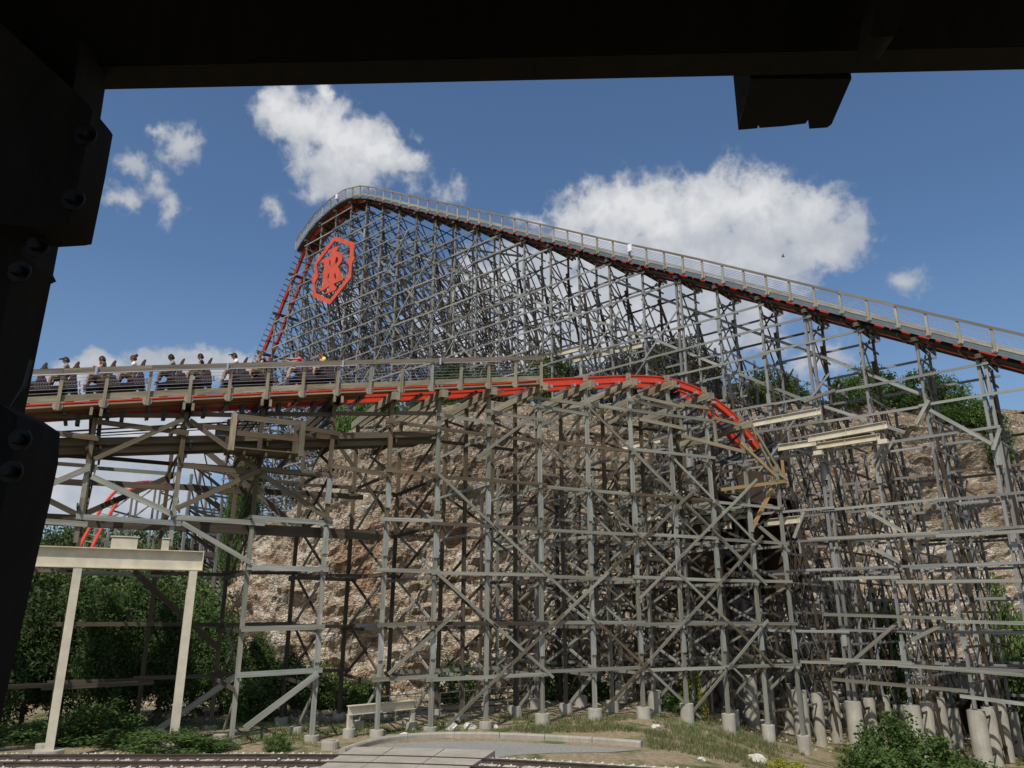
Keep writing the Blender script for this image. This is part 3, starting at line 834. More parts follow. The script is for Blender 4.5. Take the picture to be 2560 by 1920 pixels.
# the crowded frames further back under the drop
for bi, s in enumerate(np.arange(5.5, 19.5, 2.65)):
    for w in (7.4, 9.8, 12.0):
        g = F(s, w, 0); gz = base_z(g.x, g.y)
        tp = min(14.5 - rf.uniform(0, 3.0), top_of(s) - 1)
        if gz > tp - 2: continue
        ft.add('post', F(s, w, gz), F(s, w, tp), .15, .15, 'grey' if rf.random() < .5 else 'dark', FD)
        for z in LV:
            if gz + 1 < z < tp:
                ft.add('tie', F(s, w - 2.6, z + j(.2)), F(s, w + .3, z + j(.2)), .13, .05, 'dark' if rf.random() < .6 else 'grey', UP)
                ft.add('ledger', F(s - .2, w + .1, z + j(.25)), F(s + 2.85, w + .1, z + j(.25)), .14, .05, 'grey' if rf.random() < .55 else 'dark', UP)
                if rf.random() < .75: ft.add('sway_brace', F(s + .1, w - 2.5, z), F(s + .1, w, z - 2.0), .12, .05, 'dark' if rf.random() < .6 else 'grey', UP)
                if rf.random() < .6: ft.add('long_brace', F(s, w, z), F(s + 2.65, w, z + rf.choice((-2.1, 2.1))), .12, .05, 'grey' if rf.random() < .6 else 'dark', UP)
for k in range(150):
    s = rf.uniform(5.5, 18.5); w = rf.uniform(1.0, 11.5); g = F(s, w, 0); z = rf.uniform(base_z(g.x, g.y) + 1.2, 12.5); mm = rf.choice(('grey', 'dark', 'grey', 'brown'))
    if z > top_of(s) - 1: continue
    if k % 3 == 0: ft.add('ledger', F(s - 1.5, w, z), F(s + 1.5, w, z + j(.15)), .13, .05, mm, UP)
    elif k % 3 == 1: ft.add('long_brace', F(s - 1.3, w, z + 1), F(s + 1.3, w, z - 1), .11, .05, mm, UP)
    else: ft.add('sway_brace', F(s, w - 1.2, z + 1), F(s, w + 1.2, z - 1), .11, .05, mm, UP)
# fresh timbers round the foot of the drop
def fpx(x, y, w): 
    s, z = f_of(x, y, w); return F(s, w, z)
for (x0, y0, x1, y1, wd, mm, w) in ((1853,1108,1942,1193,.17,'orange',-.3),(1899,1112,1936,1182,.15,'tan',-.1),(1893,1085,1968,1212,.15,'tan',.2),(1803,1224,1962,1203,.18,'orange',-.2),
        (1930,1222,1876,1330,.22,'orange',.1),(1872,1040,1892,1096,.17,'tan',.3),(1930,1140,1960,1200,.15,'tan',.6),(1955,1150,1962,1215,.17,'orange',.4),(1940,1180,1968,1200,.13,'tan',0),
        (1693,1020,1712,1100,.17,'tan',-.12),(1780,1020,1792,1112,.17,'tan',-.12),(1590,990,1710,1018,.17,'tan',-.2),(1600,1048,1715,1072,.18,'tan',-.2),(1712,1012,1782,1022,.18,'tan',-.2),(1785,1045,1858,1065,.17,'tan',-.2),(1705,1090,1862,1130,.19,'tan',-.2),(1520,1060,1610,1000,.15,'tan',.8)):
    ft.add('new_timber', fpx(x0, y0, w), fpx(x1, y1, w), wd, .08, mm, UP)
# footings: round concrete pads
ft.finish({'post': 140, 'ledger': 200, 'tie': 130, 'sway_brace': 190, 'long_brace': 150}, 120)
for s in SB:
    for w in WROWS:
        if w == 0 and s < -11: continue
        g = F(s, w + (.35 if w > 4 else 0), 0); gz = base_z(g.x, g.y)
        if s in (-10.2,): hh = .12
        else: hh = (.45 if s > 1 else .2) + (.35 if s > 10 else 0) + .12 * rf.random()
        m_ = MB().tube([g + UP * (gz - .4), g + UP * (gz + hh)], .33 if s > 1 else .28, 18)
        m_.build('footing', M['concrete'], fr, bevel=.012)
# dark steel brackets on the curve of the drop
for (x0, y0, x1, y1) in ((1630,1012,1697,963),(1705,1022,1788,996),(1742,1092,1872,1042),(1800,1160,1868,1130),(1880,1140,1935,1107),(1650,1000,1700,985)):
    a, b = f_of(x1, y1, .1), None
    A_, B_ = fpx(x1, y1, .1), fpx(x0, y0, 2.2)
    MB().beam(A_, B_, .26, .05, UP).beam(A_ + UP * .13, B_ + UP * .13, .03, .16, UP).beam(A_ - UP * .13, B_ - UP * .13, .03, .16, UP).build('steel_bracket', M['channel'], lt)

# ---- brown plywood tunnel mouth at the foot of the drop
pt = thing('tunnel_mouth', 'brown plywood walls round the dark tunnel mouth at the foot of the red drop', 'tunnel', F(16, 2, 0))
for (x0, x1, y0, y1, w) in ((1918,1968,1088,1170,3.2),(1850,1905,1180,1250,3.6)):
    a, b = fpx(x0, y1, w), fpx(x1, y0, w)
    c = (a + b) / 2
    MB().box(c, (abs((b - a).dot(FD)), .06, b.z - a.z), (FD, FN, UP)).build('plywood_sheet', M['ply'], pt)
a, b = fpx(1800, 1480, 4.0), fpx(1985, 1250, 4.0); c = (a + b) / 2; L = (b - a).dot(FD); Hh = b.z - a.z
for nm, cc, sz in (('side_wall', c - FD * L / 2 + FN * 2, (.08, 4, Hh)), ('side_wall', c + FD * L / 2 + FN * 2, (.08, 4, Hh)), ('roof_sheet', c + UP * Hh / 2 + FN * 2, (L + .3, 4.2, .08)), ('shade_wall', c + FN * 4, (L, .08, Hh))):
    MB().box(cc, sz, (FD, FN, UP)).build(nm, M['black'] if nm == 'shade_wall' else M['ply'], pt)  # end wall painted black in place of the darkness inside the tunnel

# ---- maintenance walkway slung under the track on the left
mw = thing('maintenance_walkway', 'brown timber maintenance walkway with railed platform hanging under the track', 'walkway', F(-9, 0, 11))
mk = Timbers(mw)
for a, b in zip(SB[:6], SB[1:7]):
    for w in np.arange(.35, 3.2, .3):
        mk.add('deck_plank', F(a, w, deck_z(a)), F(b, w, deck_z(b)), .045, .27, 'dark', UP)
    mk.add('fascia_board', F(a + .01, .10, deck_z(a) + .02), F(b - .01, .10, deck_z(b) + .02), .26, .05, 'brown', UP)
    mk.add('fascia_board', F(a + .01, .30, deck_z(a) - .30), F(b - .01, .30, deck_z(b) - .30), .20, .05, 'brown', UP)
    mk.add('joist', F(a + .3, .1, deck_z(a) - .2), F(a + .3, 3.3, deck_z(a) - .2), .2, .08, 'dark', UP)
    mk.add('walk_rail', F(a, .12, deck_z(a) + 1.02), F(b, .12, deck_z(b) + .95), .18, .05, 'brown', UP)
sa, sb = f_of(584, 1060, -1.1)[0], f_of(756, 1080, -1.1)[0]
zp = f_of(584, 1118, -1.1)[1]; zt_ = f_of(590, 1034, -1.1)[1]
for i, (s, w) in enumerate(((sa, -1.1), (sb, -1.1), (sa, .0), (sb, 0))):
    mk.add('platform_post', F(s, w, zp - .12), F(s, w, zt_), .20, .14, 'tan' if w < 0 and i == 0 else 'brown', FD)
mk.add('platform_rail', F(sa + .1, -1.1, zt_ - .12), F(sb - .1, -1.1, zt_ - .12), .22, .05, 'brown', UP)
mk.add('platform_rail', F(sa + .1, -1.1, zt_ - .75), F(sb - .1, -1.1, zt_ - .75), .20, .05, 'brown', UP)
mk.add('platform_rail', F(sa, -1.0, zt_ - .12), F(sa, 0, zt_ - .12), .2, .05, 'brown', UP)
mk.add('platform_rail', F(sb, -1.0, zt_ - .12), F(sb, 0, zt_ - .12), .2, .05, 'brown', UP)
for w in np.arange(-1.0, .2, .29): mk.add('deck_plank', F(sa, w, zp), F(sb, w, zp), .05, .27, 'brown', UP)
for s in (sa + .5, (sa + sb) / 2, sb - .4): mk.add('joist', F(s, -1.1, zp - .14), F(s, 1.2, zp - .3), .2, .08, 'dark', UP)
mk.finish({}, 80)
s = f_of(560, 1085, .2)[0]
cb = thing('control_cabinet', 'grey metal control cabinet under the track beside the railed platform', 'cabinet', F(s, .3, deck_z(s)))
zz = f_of(560, 1100, .2)[1]
MB().box(F(s, .3, zz + .32), (.62, .34, .6), (FD, FN, UP)).build('housing', M['box'], cb, bevel=.015); housing = cb.children[0]
MB().box(F(s, .115, zz + .32), (.54, .012, .52), (FD, FN, UP)).build('door', M['box'], housing)
for k in range(2):
    q = [F(s + .1 + .25 * k + .22 * math.cos(a), .3, zz + .62 + .2 * math.sin(a)) for a in np.linspace(0, math.pi, 9)]
    MB().tube(q, .012, 5).build('cable_loop', M['black'], cb)
# ================================================================== lift hill (frame L: t along and up to the left, w away)
LC = 2.02e5
_x = 1783.0
LP0 = Vector(((_x - 1280) / 2009 * (LC * .678 / (_x + 900)), LC * .678 / (_x + 900), 0))
LD = Vector((-.735, .678, 0)).normalized(); LN = Vector((LD.y, -LD.x, 0))
def Lp(t, w, z): return LP0 + LD * t + LN * w + UP * z
def l_of(px, py, w=0.0): return on_plane(px, py, LP0 + LN * w, LD)
HAND = [l_of(x, y, -.45) for x, y in [(2900,918),(2560,840),(2478,821),(2280,775.5),(2089,731),(1900,686),(1710,641),(1550,608),(1356,563),(1200,528),(1037,493),(955,473.5),(925,468),(897,466),(880,469),(863,476),(845,487),(826,501),(809,517),(791,533),(774,553),(758,576),(743,602)]]
HAND = smooth_profile(HAND, 6, 1)
def zh(t): return interp(HAND, t)
T_END = HAND[-1][0]
DROP = [l_of(x, y, .4) for x, y in [(772,600),(758,628),(733,690),(706,755),(680,822),(652,889),(626,960),(600,1030),(575,1105),(556,1180)]]
RL = [(t, z - 1.13) for t, z in HAND if t < l_of(800, 540, 0)[0]] + [q for q in DROP]
RL.sort(); RL = smooth_profile(RL, 4, 1)
def zl(t): return interp(RL, t)
LT0, LT1 = HAND[0][0], RL[-1][0]
CR = l_of(905, 470)[0]

tr = thing('lift_track', 'red lift hill track with pale walkway boards and handrail climbing to the crest', 'coaster track', Lp(0, 0, 30))
tl = list(np.arange(LT0, LT1, .5)) + [LT1]
def ltang(ts, fn): return [(LD + UP * ((fn(t + .2) - fn(t - .2)) / .4)).normalized() for t in ts]
g_ = ltang(tl, zl); u_ = [q.cross(LN) for q in g_]; u_ = [u if u.z > 0 else -u for u in u_]
for w in (.45, 1.65):
    MB().sweep([Lp(t, w, zl(t)) for t in tl], [LN] * len(tl), u_, [(a * 1.0, b * 1.15) for a, b in RAILSEC]).build('rail', M['red'], tr)
rb = random.Random(31)
for t in np.arange(LT0 + .4, CR, .75):
    t += rb.uniform(-.2, .2)
    q = ltang([t], zl)[0]; u = q.cross(LN); u = u if u.z > 0 else -u
    MB().box(Lp(t, .27, zl(t)) - u * .36, (.10, rb.uniform(.2, .62), .34), (LN, q, u)).build('bracket', M['black'], tr)
for t in np.arange(LT0 + .4, LT1 - .2, 1.5):
    q = ltang([t], zl)[0]; u = q.cross(LN); u = u if u.z > 0 else -u
    MB().box(Lp(t, 1.05, zl(t)) - u * .48, (2.1, .12, .16), (LN, q, u)).build('steel_tie', M['channel'], tr)
tw = Timbers(tr)
hp = []
t = l_of(2478, 821, -.45)[0] - 1.5 * 3
while t < T_END: hp.append(t); t += 1.5
hp.append(T_END)
for i, (a, b) in enumerate(zip(hp, hp[1:])):
    tw.add('toe_board', Lp(a + .004, -.50, zh(a) - 1.00), Lp(b - .004, -.50, zh(b) - 1.00), .24, .05, 'paletan', UP)
    if b < CR + 1: tw.add('steel_channel', Lp(a + .004, -.47, zh(a) - 1.30), Lp(b - .004, -.47, zh(b) - 1.30), .34, .06, 'steelbox', UP)
    for q, w in enumerate((-.22, .05)):
        tw.add('walkway_board', Lp(a, w, zh(a) - 1.16), Lp(b, w, zh(b) - 1.16), .04, .25, 'brown', UP)
    if b > CR - 2:      # broad plywood deck round the crest
        tw.add('deck_sheet', Lp(a, .9, zh(a) - 1.30), Lp(b, .9, zh(b) - 1.30), .05, 2.6, 'brown', UP)
    else:
        tw.add('stringer', Lp(a, .1, zl(a) - .56), Lp(b, .1, zl(b) - .56), .14, .10, 'dark', UP)
        tw.add('stringer', Lp(a, 1.05, zl(a) - .52), Lp(b, 1.05, zl(b) - .52), .06, .5, 'dark', UP)
        tw.add('stringer', Lp(a, 2.0, zl(a) - .56), Lp(b, 2.0, zl(b) - .56), .14, .10, 'dark', UP)
        tw.add('far_walkway_board', Lp(a, 2.35, zl(a) + .22), Lp(b, 2.35, zl(b) + .22), .05, .5, 'brown', UP)
for i, t in enumerate(hp):
    tw.add('handrail_post', Lp(t, -.585, zh(t) - 1.36), Lp(t, -.585, zh(t) - .04), .13, .10, 'paletan', LD)
    tw.add('far_handrail_post', Lp(t, 2.62, zl(t) + .1), Lp(t, 2.62, zh(t) - .25), .10, .08, 'paletan', LD)
for a, b in zip(hp[0:-2:2], hp[2::2]): 
    tw.add('top_rail', Lp(a, -.66, zh(a)), Lp(b, -.66, zh(b)), .15, .05, 'railbrown', UP)
    tw.add('far_top_rail', Lp(a, 2.68, zh(a) - .25), Lp(b, 2.68, zh(b) - .25), .13, .05, 'railbrown', UP)
if len(hp) % 2 == 0: tw.add('top_rail', Lp(hp[-2], -.66, zh(hp[-2])), Lp(hp[-1], -.66, zh(hp[-1])), .15, .05, 'railbrown', UP)
tw.finish({}, 110)
for h in (.12, .24, .36, .48, .60, .72, .82):
    MB().tube([Lp(t, -.52, zh(t) - .12 - h + .02) for t in hp], .019, 5).build('cable', M['chrome'], tr)
    MB().tube([Lp(t, 2.58, zh(t) - .35 - h + .02) for t in hp], .012, 4).build('far_cable', M['chrome'], tr)
for t in hp[1::1]:
    MB().tube([Lp(t, -.56, zh(t) - 1.27), Lp(t, -.524, zh(t) - 1.27)], .16, 10).build('round_plate', M['kerb'], tr)
for px, py in ((842, 492), (1575, 620)):
    t, z = l_of(px, py, -.75)
    MB().box(Lp(t, -.76, z), (.34, .16, .62), (LD, LN, UP)).build('white_lamp_box', M['white'], tr, bevel=.02)
# stub posts and rope up the outer side of the drop
ds = [t for t in np.arange(DROP[1][0] + .15, LT1, .42)]
tips = []
for t in ds:
    q = ltang([t], zl)[0]; u = q.cross(LN); u = u if u.z > 0 else -u
    a = Lp(t, .6, zl(t) - .1) ; b = Lp(t, -.38, zl(t) + .05)
    MB().beam(a, b, .11, .08, UP).build('stub_post', M['steel'], tr); tips.append(b)
for i in range(0, len(tips) - 8, 8):
    MB().tube(tips[i:i + 9], .03, 5).build('stub_rope', M['galv'], tr)

# ---- the trestle under it
lf = thing('lift_trestle', 'towering grey timber trestle of the lift hill filling the skyline', 'trestle', Lp(10, 1, 20))
L = Timbers(lf)
rl = random.Random(5)
def jl(a=.08): return rl.uniform(-a, a)
BAY = 3.0; LVL = 1.72
tb = []
t = l_of(2452, 900)[0]
t -= BAY * 3
while t < LT1 + 2.5: tb.append(t); t += BAY
def ltop(t):
    if t <= CR + 3: return min(zl(t), zh(t) - 1.13) - .80
    return min(zl(t) - .7, zh(t) - 1.9)
def rows_at(t, tp, gz):
    r = [(0.0, tp), (2.4, tp)]
    if tp - gz > 9: r.append((4.9, tp - 4.0))
    if tp - gz > 17 or (t < 2): r.append((7.4, tp - 8.0))
    if tp - gz > 24: r.append((10.0, tp - 13.0))
    return r
def lm(w, z): 
    x = rl.random()
    if w == 0: return 'lift' if x < .9 else 'grey'
    return 'lift' if x < .8 else 'dark'
rowz = {}
for bi, t in enumerate(tb):
    tp = ltop(t)
    g0 = Lp(t, 0, 0); gz = base_z(g0.x, g0.y)
    low = t < 2                       # right-hand part that comes down in front of the cliff
    for ri, (w, rtop) in enumerate(rows_at(t, tp, gz)):
        g = Lp(t, w, 0); z0 = base_z(g.x, g.y)
        if low: z0 = max(z0, ground_z(g.x, g.y) + (2.9 if w < 5 else 2.2)) if z0 < 2 else z0
        rowz[bi, ri] = (z0, rtop, w)
        if rtop - z0 < 1: continue
        n = 3
        dbl = (-.16, .16) if (low and w == 0 and bi % 3 == 0) else (0,)
        for q in range(n):
            a, b = z0 + (rtop - z0) * q / n, z0 + (rtop - z0) * (q + 1) / n
            for off in dbl:
                L.add('post', Lp(t + off, w, a), Lp(t + off, w, b), .16 if w == 0 else .14, .14, lm(w, a), LD)
        if w == 0 and rtop - z0 > 4:
            for q in range(int((rtop - z0) / 5)):
                zz = z0 + 2.5 + q * 4.8 + jl(.4)
                if rl.random() < .7: L.add('splice_board', Lp(t, -.125, zz), Lp(t, -.125, zz + 1.1), .27, .05, 'splice' if rl.random() < .5 else 'lift', LD)
    # cross beam under the rails
    if tp > gz + 1:
        for ds_ in (-.15, .15): L.add('cross_beam', Lp(t + ds_, -.35, tp + .13), Lp(t + ds_, 3.3, tp + .13), .24, .09, 'dark', UP)
        L.add('beam_end_block', Lp(t, -.42, tp + .13), Lp(t, -.33, tp + .13), .24, .24, 'dark', UP)
    # raking posts
    H = tp - gz
    if H > 6:
        L.add('raking_post', Lp(t + .18, 2.4, tp - 1.5), Lp(t + .18, 2.4 + .22 * H, base_z(*Lp(t, 2.4 + .22 * H, 0).xy)), .16, .16, 'dark', LD)
        if low or bi % 2 == 0: L.add('raking_post', Lp(t - .18, .2, tp - H * .22), Lp(t - .18, .2 + .17 * H, base_z(*Lp(t, .2 + .17 * H, 0).xy)), .15, .15, 'dark', LD)
    nl = int((tp - gz) / LVL)
    wm = max(w for w, _ in rows_at(t, tp, gz))
    if wm > 4 and t > 6:          # long sway braces right across the bent
        for z in np.arange(tp - 1.2, gz + 3, -2.3):
            z2 = max(gz + .4, z - .62 * wm); f_ = (z - z2) / (.62 * wm)
            L.add('long_sway', Lp(t + .26, 0, z), Lp(t + .26, wm * f_, z2), .13, .05, 'dark' if rl.random() < .5 else 'lift', UP)
    for li in range(nl):
        z = tp - .9 - li * LVL
        if z < gz + .3: break
        rws = [w for (w, rt_) in rows_at(t, tp, gz) if rt_ > z - .3]
        wmax = max(rws)
        L.add('tie', Lp(t - .12, -.25, z - .1), Lp(t - .12, wmax + .35, z - .1 + jl(.03)), .125, .05, 'dark' if rl.random() < .35 else 'lift', UP)
        for wa, wb in zip(rws, rws[1:]):
            if li % 1 == 0 and rl.random() < (.95 if wa == 0 else .8):
                L.add('sway_brace', Lp(t + .12, wa, z + 1.1), Lp(t + .12, wb + .1, z - LVL * (1.55 if wa == 0 else 1.3)), .12, .055, 'dark' if rl.random() < .35 else 'lift', UP)
            if rl.random() < .6:
                L.add('sway_brace', Lp(t + .19, wb, z + .8), Lp(t + .19, wa, z - LVL * .8), .11, .05, 'dark' if rl.random() < .4 else 'lift', UP)
# ledgers on a common set of levels running level along each row
zmax = max(ltop(t) for t in tb)
for ri in range(5):
    for li in range(int((zmax + 5) / LVL) + 2):
        z = -3.2 + li * LVL
        k = (li + ri) % 2
        while k < len(tb) - 1:
            e = min(k + 2, len(tb) - 1)
            def okk(i): return (i, ri) in rowz and rowz[i, ri][0] + .5 < z < rowz[i, ri][1] + .1
            if not okk(k): k += 1; continue
            if not okk(e): e = k + 1
            if not okk(e):
                # stop just past the last post
                k += 1; continue
            w = rowz[k, ri][2]
            if (ri == 0 and (tb[k] > 14 or (li % 4 != 1 and rl.random() < .9))) or (ri > 0 and rl.random() < ((.85 if ri < 3 else .7) if tb[k] > 14 else .68)):
                off = (-.125 - .055 * ((k // 2) % 2)) if ri == 0 else .12
                dz = jl(.07)
                L.add('ledger', Lp(tb[k] - .35, w + off, z + dz), Lp(tb[e] + .35, w + off, z + dz + jl(.06)), .145, .05, lm(w, z) if ri else ('lift' if rl.random() < .8 else 'grey'), UP)
            k = e
# long diagonals on the near face and the pale boards of the track that threads through
def lchain(t0, z0, dt, dz, n, mat, w=-.21, wd=.12):
    for q in range(n):
        a, b = t0 + dt * q, t0 + dt * (q + 1); za, zb = z0 + dz * q, z0 + dz * (q + 1)
        if max(za, zb) > min(ltop(a), ltop(b)) + .2 or min(za, zb) < base_z(*Lp(b, w, 0).xy) + .3: continue
        L.add('long_brace', Lp(a - .1, w, za), Lp(b + .1, w, zb), wd, .05, mat, UP)
for px, py, n, dn in ((1781,640,5,1),(1604,660,5,1),(1490,640,5,1),(1390,610,6,1),(1280,590,6,1),(1190,600,6,1),(2141,790,4,1),(1100,600,6,1),(1010,580,5,1)):
    t0, z0 = l_of(px, py); lchain(t0 // 1, z0, 3.0, -3.3, n, 'lift')
for a, b in (((860,565),(1310,745)),((1310,745),(1640,850)),((940,640),(1075,790)),((1075,790),(1190,905)),((1195,730),(1250,785)),((880,680),(1010,850)),((1640,850),(2010,1000)),((2010,1000),(2260,1080)),((1500,690),(1800,800)),((1800,800),(2080,900)),((2080,900),(2300,985)),((990,600),(1300,640))):
    ta, za = l_of(*a, 1.2); tb_, zb = l_of(*b, 1.2)
    n = max(1, int(abs(tb_ - ta) / 4))
    for q in range(n):
        k0, k1 = q / n, (q + 1) / n + .01
        L.add('pale_brace', Lp(ta + (tb_ - ta) * k0, 1.2 + .06 * (q % 2), za + (zb - za) * k0), Lp(ta + (tb_ - ta) * k1, 1.2 + .06 * (q % 2), za + (zb - za) * k1), .19, .07, 'grey' if q % 3 else 'splice', UP)
# pale raking struts low on the right
for (x0, y0, x1, y1) in ((2088,975,2010,1005),(2322,1000,2290,1060),(2500,1070,2483,1125),(2230,1105,2195,1165),(2213,1105,2180,1160),(2000,1120,2090,1165),(2325,1025,2480,1110),(2170,1280,2260,1330),(2010,1280,1985,1345),(1868,1290,1980,1385),(2240,1560,2100,1680),(2380,1550,2280,1600),(2180,1370,2250,1405)):
    ta, za = l_of(x0, y0, -.3); tb_, zb = l_of(x1, y1, -.3)
    L.add('strut', Lp(ta, -.3, za), Lp(tb_, -.3, zb), .19, .10, 'splice' if x0 % 2 else 'grey', UP)
# the long low ledgers that tie the piers together
for (x0, y0, x1, y1) in ((2075,1648,2280,1658),(2245,1662,2560,1688),(2080,1698,2420,1728),(2400,1740,2560,1760),(2060,1536,2390,1546),(2365,1553,2560,1558),(2055,1448,2250,1442),(2240,1455,2555,1452),(2020,1348,2350,1332),(2340,1340,2560,1328)):
    ta, za = l_of(x0, y0, -.55); tb_, zb = l_of(x1, y1, -.55)
    L.add('low_ledger', Lp(ta, -.55, za), Lp(tb_, -.55, zb), .17, .08, 'grey', UP)
L.finish({'post': 170, 'ledger': 280, 'tie': 150, 'sway_brace': 200, 'raking_post': 60}, 90)
# round concrete piers, tall where the ground falls away
for bi, t in enumerate(tb):
    if t > 2: continue
    for ri in range(4):
        if (bi, ri) not in rowz: continue
        z0, rt_, w = rowz[bi, ri]; g = Lp(t, w, 0)
        if z0 > 3: continue
        gz = ground_z(g.x, g.y) - .6
        rr = .42 if ri == 0 else .33
        MB().tube([Vector((g.x, g.y, gz)), Vector((g.x, g.y, z0 + .02))], [rr * 1.04, rr], 24).build('pier', M['concrete'], lf, bevel=.015)
# big bearing plates of galvanised steel on the nearest piers
# ================================================================== cream steel beams threaded through the timber
def ibeam(name, label, A_, B_, h, fl, group=None):
    A_, B_ = Vector(A_), Vector(B_)
    o = thing(name, label, 'steel beam', A_, group)
    MB().beam(A_, B_, h, .03, UP).build('web', M['cream'], o)
    MB().beam(A_ + UP * (h / 2 + .015), B_ + UP * (h / 2 + .015), .03, fl, UP).build('flange', M['cream'], o)
    MB().beam(A_ - UP * (h / 2 + .015), B_ - UP * (h / 2 + .015), .03, fl, UP).build('flange', M['cream'], o)
    d = (B_ - A_).normalized(); sd_ = d.cross(UP).normalized()
    for k in (.04, .5, .96):
        c = A_.lerp(B_, k)
        MB().beam(c - UP * (h / 2 - .005), c + UP * (h / 2 - .005), .02, fl * .92, d).build('stiffener', M['cream'], o)
    return o
def lpx(x, y, w): 
    t, z = l_of(x, y, w); return Lp(t, w, z)
BEAMS = [((1870,1062),(2052,1028),-.9,.36,'long cream steel beam just right of the foot of the red drop'),
 ((2020,1098),(2218,1062),-1.2,.36,'upper of two stacked cream beams right of the corner posts'),
 ((2030,1118),(2200,1092),-.4,.32,'lower of two stacked cream beams right of the corner posts'),
 ((1640,1238),(1722,1222),-3,.32,'short cream beam below the red drop behind grey posts'),
 ((1615,1294),(1812,1274),-3.6,.36,'long cream beam low in the crowded frames, striped with shadow'),
 ((1670,1310),(1795,1297),-4.2,.32,'cream beam tucked just under the long shadow-striped beam'),
 ((1808,1294),(1880,1285),-3.0,.34,'stubby cream beam between the two lower cream beams'),
 ((1910,1308),(2000,1298),-2.0,.36,'cream beam at the dark tunnel mouth, left of the corner posts'),
 ((1755,1322),(1828,1313),-4.6,.32,'lowest cream beam under the shadow-striped ones'),
 ((1318,902),(1470,866),1.2,.40,'cream beam rising behind the end of the lower handrail'),
 ((1415,905),(1606,862),2.6,.40,'cream beam parallel to and just behind the one at the handrail end'),
 ((1555,1120),(1650,1100),-2.6,.34,'cream beam end showing among the posts under the crest'),
 ((1945,1120),(2040,1106),-.6,.34,'short cream beam beside the brown plywood tunnel wall')]
for (a, b, w, h, lab) in BEAMS: ibeam('steel_beam', lab, lpx(*a, w), lpx(*b, w), h, .22, 'cream steel beams in the timber frames')
# bearing blocks on the two stacked beams
for (x, y) in ((2208, 1112), (2046, 1140)):
    o = thing('bearing_block', 'cream steel bearing block under the %s end of the stacked cream beams' % ('right' if x > 2100 else 'left'), 'bearing block', lpx(x, y, -1.0))
    c = lpx(x, y - 8, -1.0)
    MB().box(c, (.5, .36, .22), (LD, LN, UP)).build('body', M['cream'], o, bevel=.01)
    MB().box(c - UP * .14, (.6, .46, .03), (LD, LN, UP)).build('base_plate', M['cream'], o)

# ================================================================== the red emblem on the lift hill
def em(cx, cy): return 700 + cx * .14463, 560 + cy * .14463
EW = -.75
O_t, O_z = l_of(*em(920, 800), EW)
EO, EU, EV = Lp(O_t, EW, O_z), -LD, UP
def e2(q):
    t, z = l_of(*em(*q), EW); return (-(t - O_t), z - O_z)
outer = [(950,215),(1285,320),(1262,545),(1297,588),(1252,690),(1240,925),(870,1395),(576,1255),(572,1010),(550,955),(605,865),(612,665)]
inner = [(955,290),(1225,385),(1212,575),(1155,650),(1202,722),(1195,890),(870,1312),(615,1190),(610,1012),(672,912),(650,860),(650,695)]
mono = [(1028,385),(965,398),(838,466),(852,502),(905,508),(893,560),(733,627),(740,672),(782,680),(772,780),(750,862),(758,1058),(742,1092),(690,1117),(705,1165),(762,1150),(838,1098),(856,1060),(858,1125),(838,1160),(790,1192),(802,1212),(962,1150),(986,1130),(970,1082),(945,1084),(942,1036),(1102,968),(1116,925),(1078,908),(1062,868),(1018,740),(1082,650),(1096,560),(1074,508),(1012,482),(985,470),(1012,446)]
holes = [[(868,640),(888,622),(886,762),(858,762)],[(866,842),(836,905),(832,1040),(862,1010)],[(984,578),(1008,572),(1024,610),(1012,660),(966,712),(960,690)],[(958,842),(984,900),(986,948),(946,968)]]
es = thing('emblem_sign', 'orange-red emblem of interlaced letters in a long hexagonal frame on the lift hill', 'sign', EO)
link('frame', poly_mesh('frame', [[e2(q) for q in outer], [e2(q) for q in inner]], (EO, EU, EV), .16, M['orangered']), es)
link('letters', poly_mesh('letters', [[e2(q) for q in mono]] + [[e2(q) for q in h] for h in holes], (EO - LN * .04, EU, EV), .16, M['orangered']), es)
for q0, q1 in (((600,1100),(1230,860)),((620,760),(1240,500))):
    a, b = e2(q0), e2(q1)
    MB().beam(EO + EU * a[0] + EV * a[1] + LN * .2, EO + EU * b[0] + EV * b[1] + LN * .2, .16, .08, UP).build('backing_rail', M['grey'], es)
# ================================================================== train cars and riders (frame C: x forward, y towards the viewer, z up from the rail)
def car_matrix(s):
    t = tang([s], zr)[0]; X = -t; Z = X.cross(FN) ; Z = Z if Z.z > 0 else -Z
    Y = Z.cross(X); o = F(s, .9, zr(s) + .40)
    m = Matrix.Identity(4)
    for i in range(3): m[i][0], m[i][1], m[i][2], m[i][3] = X[i], Y[i], Z[i], o[i]
    return m
def prism(prof, y0, y1):
    n = len(prof); vs = [(x, y0, z) for x, z in prof] + [(x, y1, z) for x, z in prof]
    fs = [tuple(range(n)), tuple(reversed(range(n, 2 * n)))] + [(i, i + n, (i + 1) % n + n, (i + 1) % n) for i in range(n)]
    return MB().add(vs, fs)
ROWX = (.42, -.62)
car_parts = []
def cp(name, mesh, sub=None): car_parts.append((name, mesh, sub))      # sub: the part it belongs to is the one before
cp('chassis', MB().box((0, 0, .02), (1.96, .86, .10)).mesh('chassis', M['black']))
cp('body', prism([(1.0,.06),(1.02,.22),(.62,.26),(.36,.40),(.14,.60),(-.02,.60),(-.08,.28),(-.42,.28),(-.64,.42),(-.86,.62),(-1.0,.62),(-1.0,.08)], -.56, .56).mesh('body', M['carbody'], bevel=.012))
